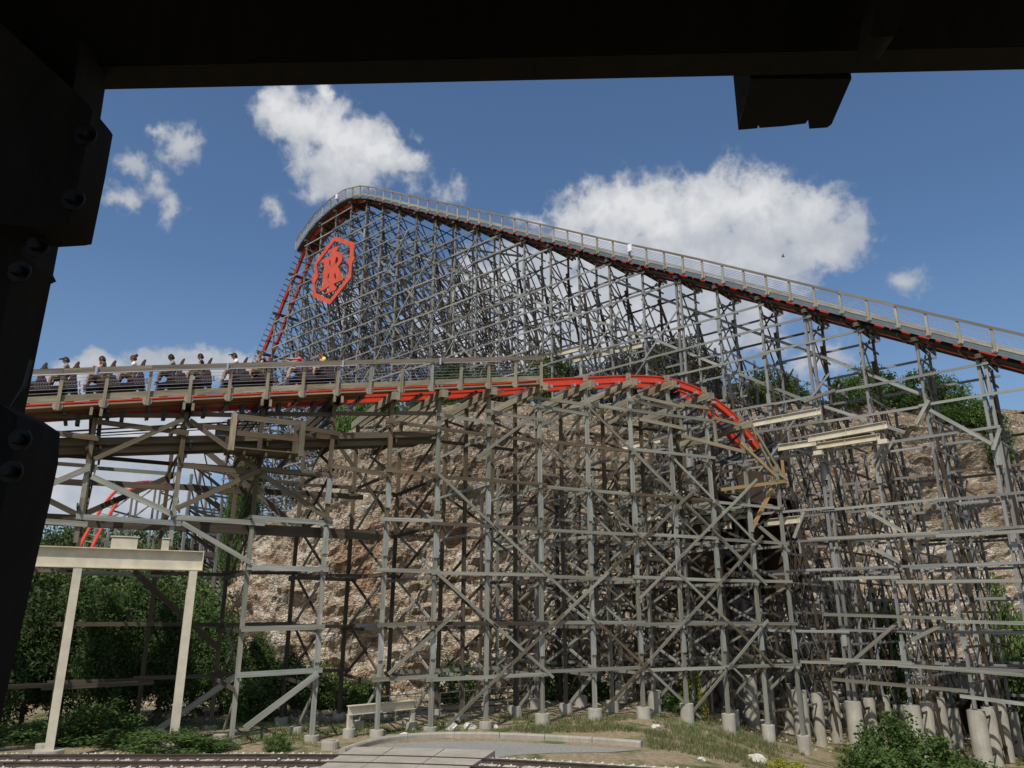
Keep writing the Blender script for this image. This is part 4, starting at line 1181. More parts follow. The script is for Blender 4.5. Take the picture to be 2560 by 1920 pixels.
for sy in (1, -1):
    cp('side_step', prism([(.98,.08),(1.0,.17),(-.98,.17),(-.98,.08)], sy * .57, sy * .70).mesh('side_step', M['black'], bevel=.01))
    for cx in (.12, -.86):
        mb = MB(); rr = random.Random(2)
        for a in range(6):
            for b in range(3): mb.box((cx + .20 - a * .085 + .02 * (b % 2), sy * .585, .22 + b * .075), (.055, .03, .055))
        cp('stud_panel', mb.mesh('stud_panel', M['studs']))
    for x in (.72, -.72):
        cp('wheel', MB().tube([(x, sy * .50, -.10), (x, sy * .62, -.10)], .16, 16).mesh('wheel', M['black']))
        cp('hub', MB().tube([(x, sy * .615, -.10), (x, sy * .64, -.10)], .05, 10).mesh('hub', M['galv']), True)
for x in ROWX:
    for sy in (1, -1):
        cp('seat', prism([(x+.20,.36),(x+.20,.50),(x-.12,.50),(x-.28,1.0),(x-.40,1.0),(x-.30,.36)], sy * .30 - .23, sy * .30 + .23).mesh('seat', M['leather'], bevel=.02))
        cp('headrest', prism([(x-.29,.98),(x-.34,1.10),(x-.46,1.24),(x-.52,1.21),(x-.42,.98)], sy * .30 - .13, sy * .30 + .13).mesh('headrest', M['leather'], bevel=.02), True)
    mb = MB(); mb.tube([(x + .30, -.48, .72), (x + .32, .48, .72)], .03, 8); mb.tube([(x + .44, 0, .46), (x + .31, 0, .72)], .035, 8)
    cp('lap_bar', mb.mesh('lap_bar', M['black']))
CARS = [(28, 'leftmost train car, half hidden by the dark post'), (208, 'second train car from the left, with a man in dark clothes'), (387, 'middle train car with a rider in a striped shirt in front'),
        (552, 'fourth train car, carrying a rider in white shirt and black cap'), (716, 'rearmost train car, carrying riders in pink and red')]
cars = []
for px, lab in CARS:
    s0 = f_of(px, 975, .3)[0] + 1.08
    m = car_matrix(s0)
    o = thing('train_car', lab, 'train car', matrix=m, group='cars of the coaster train')
    last = o
    for nm, me, is_sub in car_parts:
        c = bpy.data.objects.new(nm, me); COL.objects.link(c); c.parent = last if is_sub else o
        if not is_sub: last = c
    cars.append((o, m))

# ---- riders
def cloth(name, col): 
    if name not in M: M[name] = plain(name, col, 0.85, var=0.12, scale=9)
    return M[name]
SKIN = {'a': plain('light_skin', (.50,.30,.21), .55, var=.05), 'b': plain('tan_skin', (.36,.20,.125), .55, var=.05), 'c': plain('brown_skin', (.17,.09,.055), .5, var=.05)}
def skinned(name, verts, edges, radii, mat, levels=1):
    me = bpy.data.meshes.new(name); me.from_pydata(verts, edges, [])
    o = bpy.data.objects.new(name, me); COL.objects.link(o)
    o.modifiers.new('s', 'SKIN').use_smooth_shade = True
    sk = me.skin_vertices[0].data
    for i, r in enumerate(radii): sk[i].radius = (r, r) if not isinstance(r, tuple) else r
    sk[0].use_root = True
    if levels: o.modifiers.new('d', 'SUBSURF').levels = levels
    bpy.context.view_layer.update()
    dg = bpy.context.evaluated_depsgraph_get()
    out = bpy.data.meshes.new_from_object(o.evaluated_get(dg)); out.name = name
    bpy.data.objects.remove(o); bpy.data.meshes.remove(me)
    out.materials.clear(); out.materials.append(mat); out.shade_smooth()
    return out
def rider(label, car, row, near, shirt, hair, skin='a', pants=(.03,.035,.05), pose='bar', hairstyle='short', size=1.08, lean=0.0, look=0.0):
    o_c, m_c = cars[car]
    x0 = ROWX[row] - .02; y0 = .30 if near else -.30
    m = m_c @ Matrix.Translation((x0, y0, .56)) @ Matrix.Scale(size, 4)
    V, E, Rr = [], [], []
    def v(p, r, par=None):
        V.append(p); Rr.append(r)
        if par is not None: E.append((par, len(V) - 1))
        return len(V) - 1
    L_ = lean
    pel = v((-.02, 0, .06), (.15, .12))
    sp = v((-.05 + L_ * .3, 0, .26), (.135, .115), pel); ch = v((-.07 + L_ * .6, 0, .42), (.16, .12), sp)
    nk = v((-.06 + L_ * .8, 0, .56), .055, ch); hb = v((-.02 + L_, look * .02, .635), .075, nk)
    hm = v((-.02 + L_, look * .02, .71), .098, hb); ht = v((-.03 + L_, look * .02, .785), .08, hm)
    v((.075 + L_, look * .05, .69), .018, hm)                                   # nose
    hands = []
    for sy in (1, -1):
        sh = v((-.06 + L_ * .6, sy * .17, .47), .062, ch)
        if pose == 'bar': e, h = (.10 + L_ * .5, sy * .25, .27), (.32, sy * .19, .20)
        elif pose == 'forward': e, h = (.20 + L_, sy * .22, .46), (.46 + L_, sy * .18, .50)
        elif pose == 'up': e, h = (.05, sy * .27, .66), (.10, sy * .24, .92)
        else: e, h = (.10 + L_ * .5, sy * .27, .30), (.22, sy * .10, .42)
        el_ = v(e, .044, sh); wr = v(h, .03, el_)
        d = (Vector(h) - Vector(e)).normalized()
        pal = v(tuple(Vector(h) + d * .055), (.036, .022), wr); hands.append((h, d))
        side = d.cross(Vector((0, 0, 1))).normalized()
        for k in range(4):
            b0 = Vector(h) + d * (.085) + side * (k - 1.5) * .019
            a_ = v(tuple(b0), .0095, pal); ln = (.034, .040, .036, .028)[k]
            v(tuple(b0 + d * ln + Vector((0, 0, -.012))), .008, a_)
        tb0 = Vector(h) + d * .03 + side * sy * -.038
        a_ = v(tuple(tb0), .011, wr); v(tuple(tb0 + d * .035 + side * sy * -.012), .009, a_)
        hip = v((.05, sy * .10, .03), .10, pel); kn = v((.42, sy * .14, .13), .066, hip); an = v((.53, sy * .14, -.24), .045, kn)
        v((.64, sy * .15, -.28), .036, an)
    p = thing('person', label, 'person', matrix=m, group='riders on the coaster train')
    b = bpy.data.objects.new('body', skinned('body', V, E, Rr, SKIN[skin])); COL.objects.link(b); b.parent = p
    # shirt and trousers follow the same skeleton, a little larger, and stop at sleeve and hem
    sv = [V[pel], V[sp], V[ch], (V[nk][0], 0, .525)]; srr = [(.155, .13), (.148, .128), (.174, .132), .075]; sed = [(0, 1), (1, 2), (2, 3)]
    fr_ = .55
    for sy, base in ((1, 8), (-1, None)):
        i_sh = V.index((-.06 + L_ * .6, sy * .17, .47)); e = V[i_sh + 1]
        sv.append(V[i_sh]); sed.append((2, len(sv) - 1)); srr.append(.078)
        sv.append(tuple(Vector(V[i_sh]).lerp(Vector(e), fr_))); sed.append((len(sv) - 2, len(sv) - 1)); srr.append(.066)
    c = bpy.data.objects.new('shirt', skinned('shirt', sv, sed, srr, cloth(*shirt))); COL.objects.link(c); c.parent = p
    tv, te, trr = [(-.02, 0, .05)], [], [(.158, .13)]
    for sy in (1, -1):
        tv += [(.05, sy * .10, .03), (.30, sy * .127, .10)]; te += [(0, len(tv) - 2), (len(tv) - 2, len(tv) - 1)]; trr += [.112, .092]
    c = bpy.data.objects.new('trousers', skinned('trousers', tv, te, trr, cloth('trousers_%.3f' % pants[0], pants))); COL.objects.link(c); c.parent = p
    hx, hy = -.02 + L_, look * .02
    hm_ = cloth(*hair)
    mb = MB(); N_ = 12
    for i in range(5):                                                           # hair cap over crown and back
        a0 = i / 4 * math.pi * .52
        for k in range(N_):
            a = 2 * math.pi * k / N_; dn = 1.0 + (.30 if math.cos(a) < -.1 else 0) * (i / 4)
            mb.v.append((hx - .022 + .115 * math.sin(a0) * math.cos(a) * (.96 if math.cos(a) > 0 else 1.04), hy + .108 * math.sin(a0) * math.sin(a), .70 + .128 * math.cos(a0 * dn) * (1 if i < 4 else 1)))
    for i in range(4):
        for k in range(N_): mb.f.append((i * N_ + k, i * N_ + (k + 1) % N_, (i + 1) * N_ + (k + 1) % N_, (i + 1) * N_ + k))
    if hairstyle == 'bun': mb.tube([(hx - .10, hy, .76), (hx - .14, hy, .82), (hx - .15, hy, .86)], [.05, .06, .02], 10)
    if hairstyle == 'long': mb.tube([(hx - .08, hy, .72), (hx - .13, hy, .60), (hx - .14, hy, .46)], [.085, .09, .05], 10)
    nm = 'hair'
    if hairstyle == 'cap':
        nm = 'cap'; mb.add([(hx + .07, hy - .08, .755), (hx + .19, hy - .05, .735), (hx + .19, hy + .05, .735), (hx + .07, hy + .08, .755), (hx + .07, hy - .08, .768), (hx + .19, hy - .05, .747), (hx + .19, hy + .05, .747), (hx + .07, hy + .08, .768)], [(0,1,2,3),(7,6,5,4),(0,4,5,1),(1,5,6,2),(2,6,7,3),(3,7,4,0)])
    h = bpy.data.objects.new(nm, mb.mesh(nm, hm_, smooth=True)); COL.objects.link(h); h.parent = b
    for sy in (1, -1):
        e_ = bpy.data.objects.new('eye', MB().tube([(hx + .078, hy + sy * .035, .715), (hx + .088, hy + sy * .035, .715)], .011, 8).mesh('eye', M['black'])); COL.objects.link(e_); e_.parent = b
        e_ = bpy.data.objects.new('ear', MB().tube([(hx - .01, hy + sy * .088, .70), (hx - .015, hy + sy * .106, .705)], [.03, .022], 8).mesh('ear', SKIN[skin])); COL.objects.link(e_); e_.parent = b
    e_ = bpy.data.objects.new('mouth', MB().box((hx + .074, hy, .645), (.012, .045, .009)).mesh('mouth', cloth('lips', (.30,.10,.08)))); COL.objects.link(e_); e_.parent = b
    return p
BLACKH, BROWNH = ('black_hair', (.012,.010,.009)), ('brown_hair', (.07,.035,.018))
rider('rider with dark cap low behind the rail in the leftmost car', 0, 1, True, ('grey_tee', (.20,.20,.21)), ('dark_cap', (.02,.02,.022)), 'b', hairstyle='cap')
rider('man with cropped hair and dark shirt, hand at his chin', 1, 0, True, ('dark_tee', (.03,.03,.032)), ('cropped_hair', (.04,.025,.018)), 'b', pants=(.10,.085,.065), pose='chin', lean=.03)
rider('rider hidden just beyond the man with cropped hair', 1, 0, False, ('olive_tee', (.09,.09,.06)), BROWNH, 'a')
rider('woman with brown hair tied up and a white top', 1, 1, True, ('white_top', (.78,.77,.75)), BROWNH, 'b', hairstyle='bun', pants=(.14,.09,.05))
rider('rider with black hair and black and white patterned shirt', 2, 0, True, ('patterned_shirt', (.24,.24,.25)), BLACKH, 'c', hairstyle='short', lean=.05)
rider('man in black with short dark hair behind the patterned shirt', 2, 1, True, ('black_tee', (.015,.015,.016)), BLACKH, 'b', pants=(.12,.10,.07))
rider('man in white tee shirt and black peaked cap, head bowed', 3, 0, True, ('white_tee', (.80,.80,.82)), ('black_cap', (.012,.012,.014)), 'b', hairstyle='cap', lean=.08, pants=(.05,.06,.075))
rider('tall rider in black sitting upright before the lift drop', 3, 1, True, ('charcoal_tee', (.022,.022,.024)), BROWNH, 'a', size=1.16, pants=(.13,.10,.08))
rider('child beside the tall rider in black', 3, 1, False, ('tan_tee', (.25,.18,.12)), BROWNH, 'a', size=.9, lean=.05, pose='up')
rider('rider in pink stretching both arms out in front', 4, 0, True, ('pink_top', (.62,.10,.17)), BROWNH, 'a', pose='forward', hairstyle='long', lean=.06, pants=(.08,.05,.06))
rider('woman in a yellow top in the rearmost row', 4, 1, True, ('yellow_top', (.72,.66,.08)), BROWNH, 'a', hairstyle='long', lean=.06)
rider('rider in a bright red shirt in the rearmost row', 4, 1, False, ('red_shirt', (.60,.02,.02)), BLACKH, 'a', size=1.2, look=.5)
# ================================================================== cream steel portal carrying the left bays
GP = .0
ga, gb = f_of(40, 1400, GP)[0] - 10.2, f_of(506, 1400, GP)[0]
pf = thing('steel_portal', 'cream steel portal frame, girder on two columns, carrying the left trestle bays', 'steel frame', F(-15, 0, 0))
zb_, zt2 = 6.12, 6.82
MB().beam(F(ga, GP, (zb_ + zt2) / 2), F(gb, GP, (zb_ + zt2) / 2), zt2 - zb_ - .06, .04, UP).build('girder_web', M['cream'], pf)
for z in (zb_ + .015, zt2 - .015): MB().beam(F(ga, GP, z), F(gb, GP, z), .03, .36, UP).build('girder_flange', M['cream'], pf)
MB().beam(F(gb, GP, zb_), F(gb, GP, zt2), .03, .37, FD).build('end_plate', M['cream'], pf)
cs = [f_of(190, 1450, GP)[0], gb - .28, f_of(190, 1450, GP)[0] - 6.5]
for i, s in enumerate(cs):
    a, b = F(s, GP, .25), F(s, GP, zb_ - .002)
    m_ = MB().beam(a, b, .025, .27, FD)
    m_.beam(a - FN * .15, b - FN * .15, .27, .03, FD); m_.beam(a + FN * .15, b + FN * .15, .27, .03, FD)
    m_.build('column', M['cream'], pf)
    MB().tube([F(s, GP, -.3), F(s, GP, .32)], .46, 24).build('footing', M['concrete'], pf, bevel=.02)
for s, wdt in ((f_of(312, 1350, GP)[0], .85), (f_of(415, 1350, GP)[0], .24)):
    MB().box(F(s, .05, zt2 + .19), (wdt, .30, .37), (FD, FN, UP)).box(F(s, .05, zt2 + .42), (wdt * 1.12, .36, .04), (FD, FN, UP)).build('saddle_block', M['cream'], pf)

# low cream guard beam on two short legs by the drive
a, b = at_y(868, 1815, 32.4), at_y(1034, 1804, 34.6)
gd = thing('guard_beam', 'low cream steel guard beam on two short legs beside the drive', 'barrier', (a.x, a.y, 0))
z = .98
a.z = b.z = z
MB().beam(a, b, .30, .03, UP).build('web', M['cream'], gd)
for dz in (-.16, .16): MB().beam(a + UP * dz, b + UP * dz, .03, .24, UP).build('flange', M['cream'], gd)
for q in (a.lerp(b, .03), a.lerp(b, .97)):
    MB().beam(Vector((q.x, q.y, .3)), Vector((q.x, q.y, z - .17)), .18, .14).build('leg', M['cream'], gd)
    MB().tube([Vector((q.x, q.y, -.2)), Vector((q.x, q.y, .32))], .24, 16).build('footing', M['concrete'], gd, bevel=.01)
# round concrete blocks lying by the kerb
for i, (x, y, r, h) in enumerate(((825,1872,.32,.26),(735,1862,.12,.3),(1010,1858,.1,.15))):
    if i: continue
    g = at_z(x, y, 0)
    o = thing('concrete_block', 'squat round concrete block on the ground left of the drive', 'block', g)
    MB().tube([g - UP * .05, g + UP * h], r, 20).build('drum', M['concrete'], o, bevel=.03)
    MB().tube([g + UP * (h - .01), g + UP * (h + .04)], r * .55, 16).build('lid', M['kerb'], o)
# rusty pipe railings behind the trestle
def pipe_rail(label, px0, px1, y0, y1, Y0, Y1, n, rows):
    a, b = at_y(px0, y0, Y0), at_y(px1, y1, Y1)
    ga_, gb_ = base_z(a.x, a.y), base_z(b.x, b.y)
    o = thing('pipe_railing', label, 'railing', (a.x, a.y, ga_))
    for k in range(n):
        q = a.lerp(b, k / (n - 1)); g = base_z(q.x, q.y)
        MB().tube([Vector((q.x, q.y, g - .2)), Vector((q.x, q.y, g + 1.1))], .035, 8).build('post', M['galv'], o)
    for h in rows:
        MB().tube([Vector((a.x, a.y, ga_ + h)), Vector((b.x, b.y, gb_ + h))], .03, 8).build('pipe', M['rail'] if h < 1 else M['galv'], o)
pipe_rail('pipe railing behind the guard beam at the cliff foot', 940, 1085, 1760, 1758, 36.5, 38.5, 4, (.35, .7, 1.08))
pipe_rail('longer rusty pipe railing beneath the middle of the trestle', 1100, 1320, 1730, 1728, 38.0, 42.5, 5, (.3, .55, .82, 1.08))
# concrete culvert portal at the far right
c = Vector((31.5, 51.5, 0)); ax = (LD, LN, UP)
cv = thing('culvert_portal', 'concrete culvert portal with a dark opening at the lower right edge', 'culvert', (c.x, c.y, -3))
MB().box(c + UP * .2, (9, .7, 1.3), ax).build('lintel', M['kerb'], cv, bevel=.03)
MB().box(c + UP * .93, (9.4, .9, .16), ax).build('coping', M['concrete'], cv)
for k in (-1, 1): MB().box(c + LD * 4.1 * k + LN * 2 - UP * 2, (.8, 5, 3.2), ax).build('side_wall', M['kerb'], cv)
MB().box(c + LN * 4.8 - UP * 1.6, (9, .4, 4.4), ax).build('shade_wall', M['black'], cv)  # black colour here stands in for the shade deep in the culvert
MB().box(c + LN * 2.6 + UP * .6, (9, 4.6, .3), ax).build('roof_slab', M['kerb'], cv)

# ================================================================== a further stretch of the coaster seen under the left bays
dt = thing('distant_coaster', 'far off stretch of red coaster track curving down over a small grey trestle', 'coaster track', at_y(330, 1400, 85))
pts = [(150,1460,66),(190,1385,70),(215,1335,74),(245,1285,78),(270,1245,81),(300,1217,84),(335,1205,87),(375,1203,90),(410,1207,94),(450,1216,98)]
crv = resample([at_y(*q) for q in pts], .8)
for off in (0, 1.2):
    q = [v + Vector((.75, .3, -.15)) * off for v in crv]
    MB().tube(q, .17, 6).build('rail', M['red'], dt)
Dt = Timbers(dt)
for i in range(0, len(crv) - 1, 2):
    v = crv[i]; Dt.add('tie_bar', v, v + Vector((.75, .3, -.15)) * 1.2, .10, .10, 'splice')
    gz = ground_z(v.x, v.y)
    if i % 3 == 0 and v.z > gz + 2:
        for off in (0, 2.2):
            b_ = v + Vector((.75, .3, 0)) * off
            Dt.add('post', Vector((b_.x, b_.y, gz)), b_ - UP * .5, .2, .2, 'lift')
        for z in np.arange(gz + 1.5, v.z - .5, 1.8):
            nx_ = crv[min(i + 6, len(crv) - 1)]
            Dt.add('ledger', Vector((v.x, v.y, z)), Vector((nx_.x, nx_.y, z)), .2, .06, 'grey' if random.random() < .5 else 'splice')
            Dt.add('brace', Vector((v.x, v.y, z)), v * 0 + Vector((v.x + 1.7, v.y + .7, min(z + 1.8, v.z))), .16, .06, 'lift')
Dt.finish({}, 90)
d2 = thing('grey_side_trestle', 'blue-grey timber trestle standing left of the cliff corner', 'trestle', at_y(480, 1500, 66))
D2 = Timbers(d2); r2 = random.Random(9)
cols = [at_y(436 + 23 * k, 1540, 60 + 2.6 * k) for k in range(5)]
tops = [15.2, 16.2, 15.0, 13.6, 12.4]
for k, q in enumerate(cols):
    for dy in (0, 3.0):
        a = Vector((q.x + dy * .5, q.y + dy, ground_z(q.x, q.y))); D2.add('post', a, Vector((a.x, a.y, tops[k] - dy * .5)), .2, .2, 'lift')
    for z in np.arange(2.5, tops[k], 1.7):
        D2.add('tie', Vector((q.x, q.y, z)), Vector((q.x + 1.5, q.y + 3, z)), .16, .06, 'lift')
        if k < 4:
            n_ = cols[k + 1]
            D2.add('ledger', Vector((q.x - .2, q.y, z)), Vector((n_.x + .2, n_.y, z)), .18, .06, 'lift')
            D2.add('brace', Vector((q.x, q.y, z + 1.7)), Vector((n_.x, n_.y, z)), .16, .06, 'lift' if r2.random() < .5 else 'dark')
        D2.add('brace', Vector((q.x, q.y, z + 1.5)), Vector((q.x + 1.5, q.y + 3, z)), .15, .06, 'dark')
D2.finish({}, 70)

# ================================================================== trees, bushes, grass
def crown_mesh(name, seed, mat, clusters, per, shape, leaf, asp=.5):
    rg = np.random.default_rng(seed)
    d = rg.normal(size=(clusters, 3)); d /= np.linalg.norm(d, axis=1)[:, None]
    rad = rg.uniform(.25, 1.0, clusters) ** .45
    lump = np.array([1 + .38 * noise.noise(Vector(q) * 2.1 + Vector((seed, 0, 0))) for q in d.tolist()])
    c = d * (rad * lump)[:, None]
    if shape == 'cone':
        zz = (c[:, 2] + 1) / 2; k = np.clip(1.18 - zz, .12, 1.0) ** .75; c[:, 0] *= k; c[:, 1] *= k
    elif shape == 'dome': c[:, 2] = np.where(c[:, 2] < -.45, -.45, c[:, 2])
    cen = np.repeat(c, per, axis=0)
    sp = rg.uniform(.07, .17, clusters).repeat(per)
    p_ = cen + rg.normal(size=cen.shape) * sp[:, None] * np.array([1, 1, .75])
    n = len(p_)
    a = rg.normal(size=(n, 3)); a[:, 2] *= .6; a /= np.linalg.norm(a, axis=1)[:, None]
    b = np.cross(a, rg.normal(size=(n, 3))); b /= np.linalg.norm(b, axis=1)[:, None]
    s1 = leaf * rg.uniform(.6, 1.35, n)[:, None]
    v = np.stack([p_ - a * s1, p_ + b * s1 * asp, p_ + a * s1, p_ - b * s1 * asp], 1).reshape(-1, 3)
    me = bpy.data.meshes.new(name)
    me.vertices.add(n * 4); me.vertices.foreach_set('co', v.astype(np.float32).ravel())
    me.loops.add(n * 4); me.loops.foreach_set('vertex_index', np.arange(n * 4, dtype=np.int32))
    me.polygons.add(n); me.polygons.foreach_set('loop_start', np.arange(0, n * 4, 4, dtype=np.int32))
    me.update(calc_edges=True); me.validate(); me.materials.append(mat)
    return me
def trunk_mesh(name, seed, low=-1.0):
    rg = random.Random(seed); mb = MB()
    mb.tube([(0, 0, low - .15), (.02, .01, -.3), (-.03, .03, .25), (.02, 0, .6)], [.075, .055, .04, .015], 8)
    for k in range(7):
        a = rg.uniform(0, 6.28); z = rg.uniform(-.55, .3); l_ = rg.uniform(.45, .8)
        mb.tube([(0, 0, z), (math.cos(a) * l_ * .5, math.sin(a) * l_ * .5, z + .16), (math.cos(a) * l_, math.sin(a) * l_, z + .38)], [.035, .022, .008], 6)
    return mb.mesh(name, M['bark'])
CROWN = {}
for k in range(4):
    CROWN['juniper', k] = crown_mesh('juniper_crown', 10 + k, M['juniper'], 230, 60, 'cone', .058, .24)
    CROWN['oak', k] = crown_mesh('oak_crown', 30 + k, M['oak'], 200, 46, 'round', .047)
    CROWN['liveoak', k] = crown_mesh('live_oak_crown', 40 + k, M['liveoak'], 210, 46, 'round', .040)
    CROWN['bush', k] = crown_mesh('bush_crown', 50 + k, M['bushy'], 130, 42, 'dome', .062)
CROWN['yellow', 0] = crown_mesh('flower_crown', 70, M['yellowbush'], 80, 36, 'dome', .06)
TRUNK = {k: trunk_mesh('trunk', 80 + k) for k in range(3)}
def plant(name, kind, label, cat, x, y, ztop, half, var, group=None, rot=None, z0=None, rad=None):
    g = base_z(x, y) if z0 is None else z0
    h = ztop - g
    o = thing(name, label, cat, (x, y, g), group)
    rz = rot if rot is not None else (x * 7.3 + y * 3.1) % 6.28
    low = .02 if kind in ('bush', 'yellow') else (.05 if kind == 'juniper' else .10)
    hz = h * (1 - low) / 2; cz = h * low + hz
    if kind in ('bush', 'yellow'): hz, cz = h * .70, h * .30
    c = bpy.data.objects.new('crown', CROWN[kind, var % (1 if kind == 'yellow' else 4)]); COL.objects.link(c); c.parent = o
    c.location = (0, 0, cz); c.scale = (half, half, hz); c.rotation_euler = (0, 0, rz)
    t = bpy.data.objects.new('trunk' if kind not in ('bush', 'yellow') else 'stem', TRUNK[var % 3]); COL.objects.link(t); t.parent = o
    t.location = (0, 0, cz); t.scale = (half * .85, half * .85, cz if kind not in ('bush', 'yellow') else cz * 1.0); t.rotation_euler = (0, 0, rz)
    return o
def grove(kind, name, cat, fmt, rows, group):
    rows = sorted(rows, key=lambda r: r[0])
    for i, (px, ytop, Y, halfpx) in enumerate(rows):
        q = at_y(px, ytop, Y); half = halfpx * Y / FPX
        plant(name, kind, fmt % ORD[i], cat, q.x, Y, q.z, half, i, group)
grove('juniper', 'juniper_tree', 'tree', 'dark green juniper, %s from the left in the near thicket under the cream girder',
      [(20,1530,33.5,90),(110,1470,35,95),(200,1455,37,95),(285,1480,34.5,85),(350,1440,38,90),(430,1490,36,80),(505,1500,40,80),(575,1545,40,75),(650,1590,39.5,70),(725,1625,40,60)], 'near juniper thicket')
grove('oak', 'background_tree', 'tree', 'dark tree, %s from the left in the row behind the juniper thicket',
      [(60,1400,47,140),(170,1420,50,130),(300,1425,48,120),(405,1410,52,120),(480,1450,50,90),(230,1395,62,120),(100,1360,70,130)], 'trees behind the juniper thicket')
grove('oak', 'hill_tree', 'tree', 'hazy tree on the skyline far left, %s from the left edge',
      [(60,1345,98,120),(150,1312,104,70),(200,1320,110,100),(290,1300,118,90),(380,1310,112,80),(470,1330,100,70),(330,1345,96,120)], 'far skyline trees on the left')
grove('oak', 'plateau_tree', 'tree', 'leafy tree on the cliff top behind the lower track, %s from the left',
      [(1130,905,64,60),(1210,925,62,55),(1285,930,66,50),(1370,885,62,60),(1440,920,68,55)], 'cliff top trees behind the lower track')
grove('liveoak', 'live_oak', 'tree', 'broad dark live oak seen through the lift trestle, %s from the left',
      [(1545,880,70,70),(1625,850,72,85),(1705,835,74,75),(1750,880,70,65)], 'live oaks behind the lift trestle')
grove('bush', 'plateau_oak', 'tree', 'green tree on the cliff edge at the right, %s from the left',
      [(1870,955,66,55),(1920,925,67,60),(1975,950,68,48),(2112,945,67,45),(2160,920,68,52),(2205,932,68,46),(2250,958,68,42),(2300,928,69,52),(2350,942,69,46),(2400,968,69,42),(2445,1002,69,36)], 'cliff edge trees at the right')
grove('juniper', 'cliff_juniper', 'tree', 'young juniper at the left corner of the cliff, %s from the left',
      [(640,1085,60,34),(600,1120,58,30)], 'junipers at the cliff corner')
grove('bush', 'cliff_shrub', 'shrub', 'green shrub along the top of the cliff, %s from the left',
      [(870,1020,57,48),(920,990,58,55),(985,985,60,50),(1060,1000,60,44),(1130,1010,61,40),(1265,1005,62,40),(1800,985,66,40),(2060,1020,66,45),(2350,1020,68,45),(2480,1030,68,35)], 'shrubs on the cliff top')
grove('bush', 'foot_shrub', 'shrub', 'leafy shrub at the foot of the cliff behind the trestle, %s from the left',
      [(790,1660,43,65),(870,1700,42,50),(1135,1655,46,55),(1390,1640,47,60),(1500,1700,46,50),(1690,1735,43.5,50),(2200,1480,52,45),(2490,1470,53,55),(2540,1640,49,60),(640,1690,38,60),(930,1690,44,50)], 'shrubs at the cliff foot')
grove('bush', 'near_bush', 'bush', 'low green bush beside the railway, %s from the left',
      [(175,1790,31,65),(260,1755,31.5,80),(330,1822,30.5,75),(430,1828,28.6,90),(520,1845,29.6,65),(75,1810,31.5,75)], 'bushes along the railway')
grove('bush', 'slope_bush', 'bush', 'bushy shrub on the slope at lower right, %s from the left',
      [(2160,1860,36,60),(2225,1790,38,80),(2300,1835,37,85),(2400,1890,36.5,80),(2235,1875,35.5,95),(2340,1905,35,95)], 'bushes on the lower right slope')
plant('weed_clump', 'bush', 'small bright green weed clump by the trestle foot left of the drive', 'weed', *at_z(694, 1878, 0).xy, .55, .42, 1)
q = at_z(1965, 1912, -.9); plant('flowering_weed', 'yellow', 'yellow flowering weed on the slope beside the white rock', 'weed', q.x, q.y, base_z(q.x, q.y) + .55, .9, 0)
q = at_z(1690, 1752, -.2); plant('yellow_shrub', 'yellow', 'yellow flecked shrub between the trestle posts right of the drive', 'shrub', q.x, 43.5, 1.9, .7, 0)

# rocks
def rock(label, px, py, r, seed, sq=.6):
    bm = bmesh.new(); bmesh.ops.create_icosphere(bm, subdivisions=3, radius=1)
    for v in bm.verts:
        k = 1 + .35 * noise.noise(v.co * 1.3 + Vector((seed, 0, 0))) + .12 * noise.noise(v.co * 4 + Vector((0, seed, 0)))
        v.co *= k
    me = bpy.data.meshes.new('rock'); bm.to_mesh(me); bm.free(); me.materials.append(M['stone'])
    p_ = at_z(px, py, 0); 
    for _ in range(4): p_ = at_z(px, py, base_z(p_.x, p_.y))
    o = bpy.data.objects.new('rock', me); COL.objects.link(o)
    o.location = (p_.x, p_.y, base_z(p_.x, p_.y) + r * sq * .4); o.scale = (r, r * .8, r * sq); o.rotation_euler = (0, 0, seed)
    return tag(o, label, 'rock', 'loose limestone rocks')
rock('large white limestone rock on the dry slope at lower right', 1895, 1905, .45, 1.3, .5)
rock('small white rock at the foot of the slope near the railway', 1755, 1902, .16, 2.1)
rock('flat pale rock by the kerb below the tall posts', 1010, 1842, .22, 3.7, .5)
rock('squared pale rock between the posts left of the guard beam', 1130, 1825, .35, 5.0)
rock('pinkish rock behind the kerb under the trestle', 1175, 1822, .28, 6.2)
rock('pale rock on the bank above the kerb', 1240, 1820, .15, 7.9)
rock('little white rock at the foot of the right-hand bank', 1640, 1820, .2, 9.4)

# grass and rubble: uncountable, one object each
def tufts(name, mat, seed, n, region, hgt, label):
    rg = random.Random(seed); mb = MB(); k = 0
    while k < n:
        px, py = rg.uniform(region[0], region[2]), rg.uniform(region[1], region[3])
        q = at_z(px, py, -.3)
        for _ in range(3): q = at_z(px, py, base_z(q.x, q.y))
        k += 1; e_ = to_px(q)
        if not e_ or abs(q.z - base_z(q.x, q.y)) > .06 or cliff_at(q.x, q.y)[0] > -1: continue
        if q.y > 50 or q.y < 20: continue
        if noise.noise(Vector((q.x * .4, q.y * .4, seed))) < -.12: continue
        tp_ = to_px(q)
        if tp_ and 800 < tp_[0] < 1620 and q.y < 33 + (tp_[0] - 1085) * .002 : continue
        if q.y < 30.0: continue
        for b_ in range(5):
            a = rg.uniform(0, 6.28); h = hgt * rg.uniform(.5, 1.3); lx, ly = math.cos(a) * h * .5, math.sin(a) * h * .5; w_ = .012
            x, y, z = q.x + rg.uniform(-.1, .1), q.y + rg.uniform(-.1, .1), q.z - .02
            mb.add([(x - w_, y, z), (x + w_, y, z), (x + lx, y + ly, z + h)], [(0, 1, 2)])
    me = bpy.data.meshes.new(name); me.from_pydata(mb.v, [], mb.f); me.materials.append(mat)
    tag(link(name, me), label, 'grass', kind='stuff')
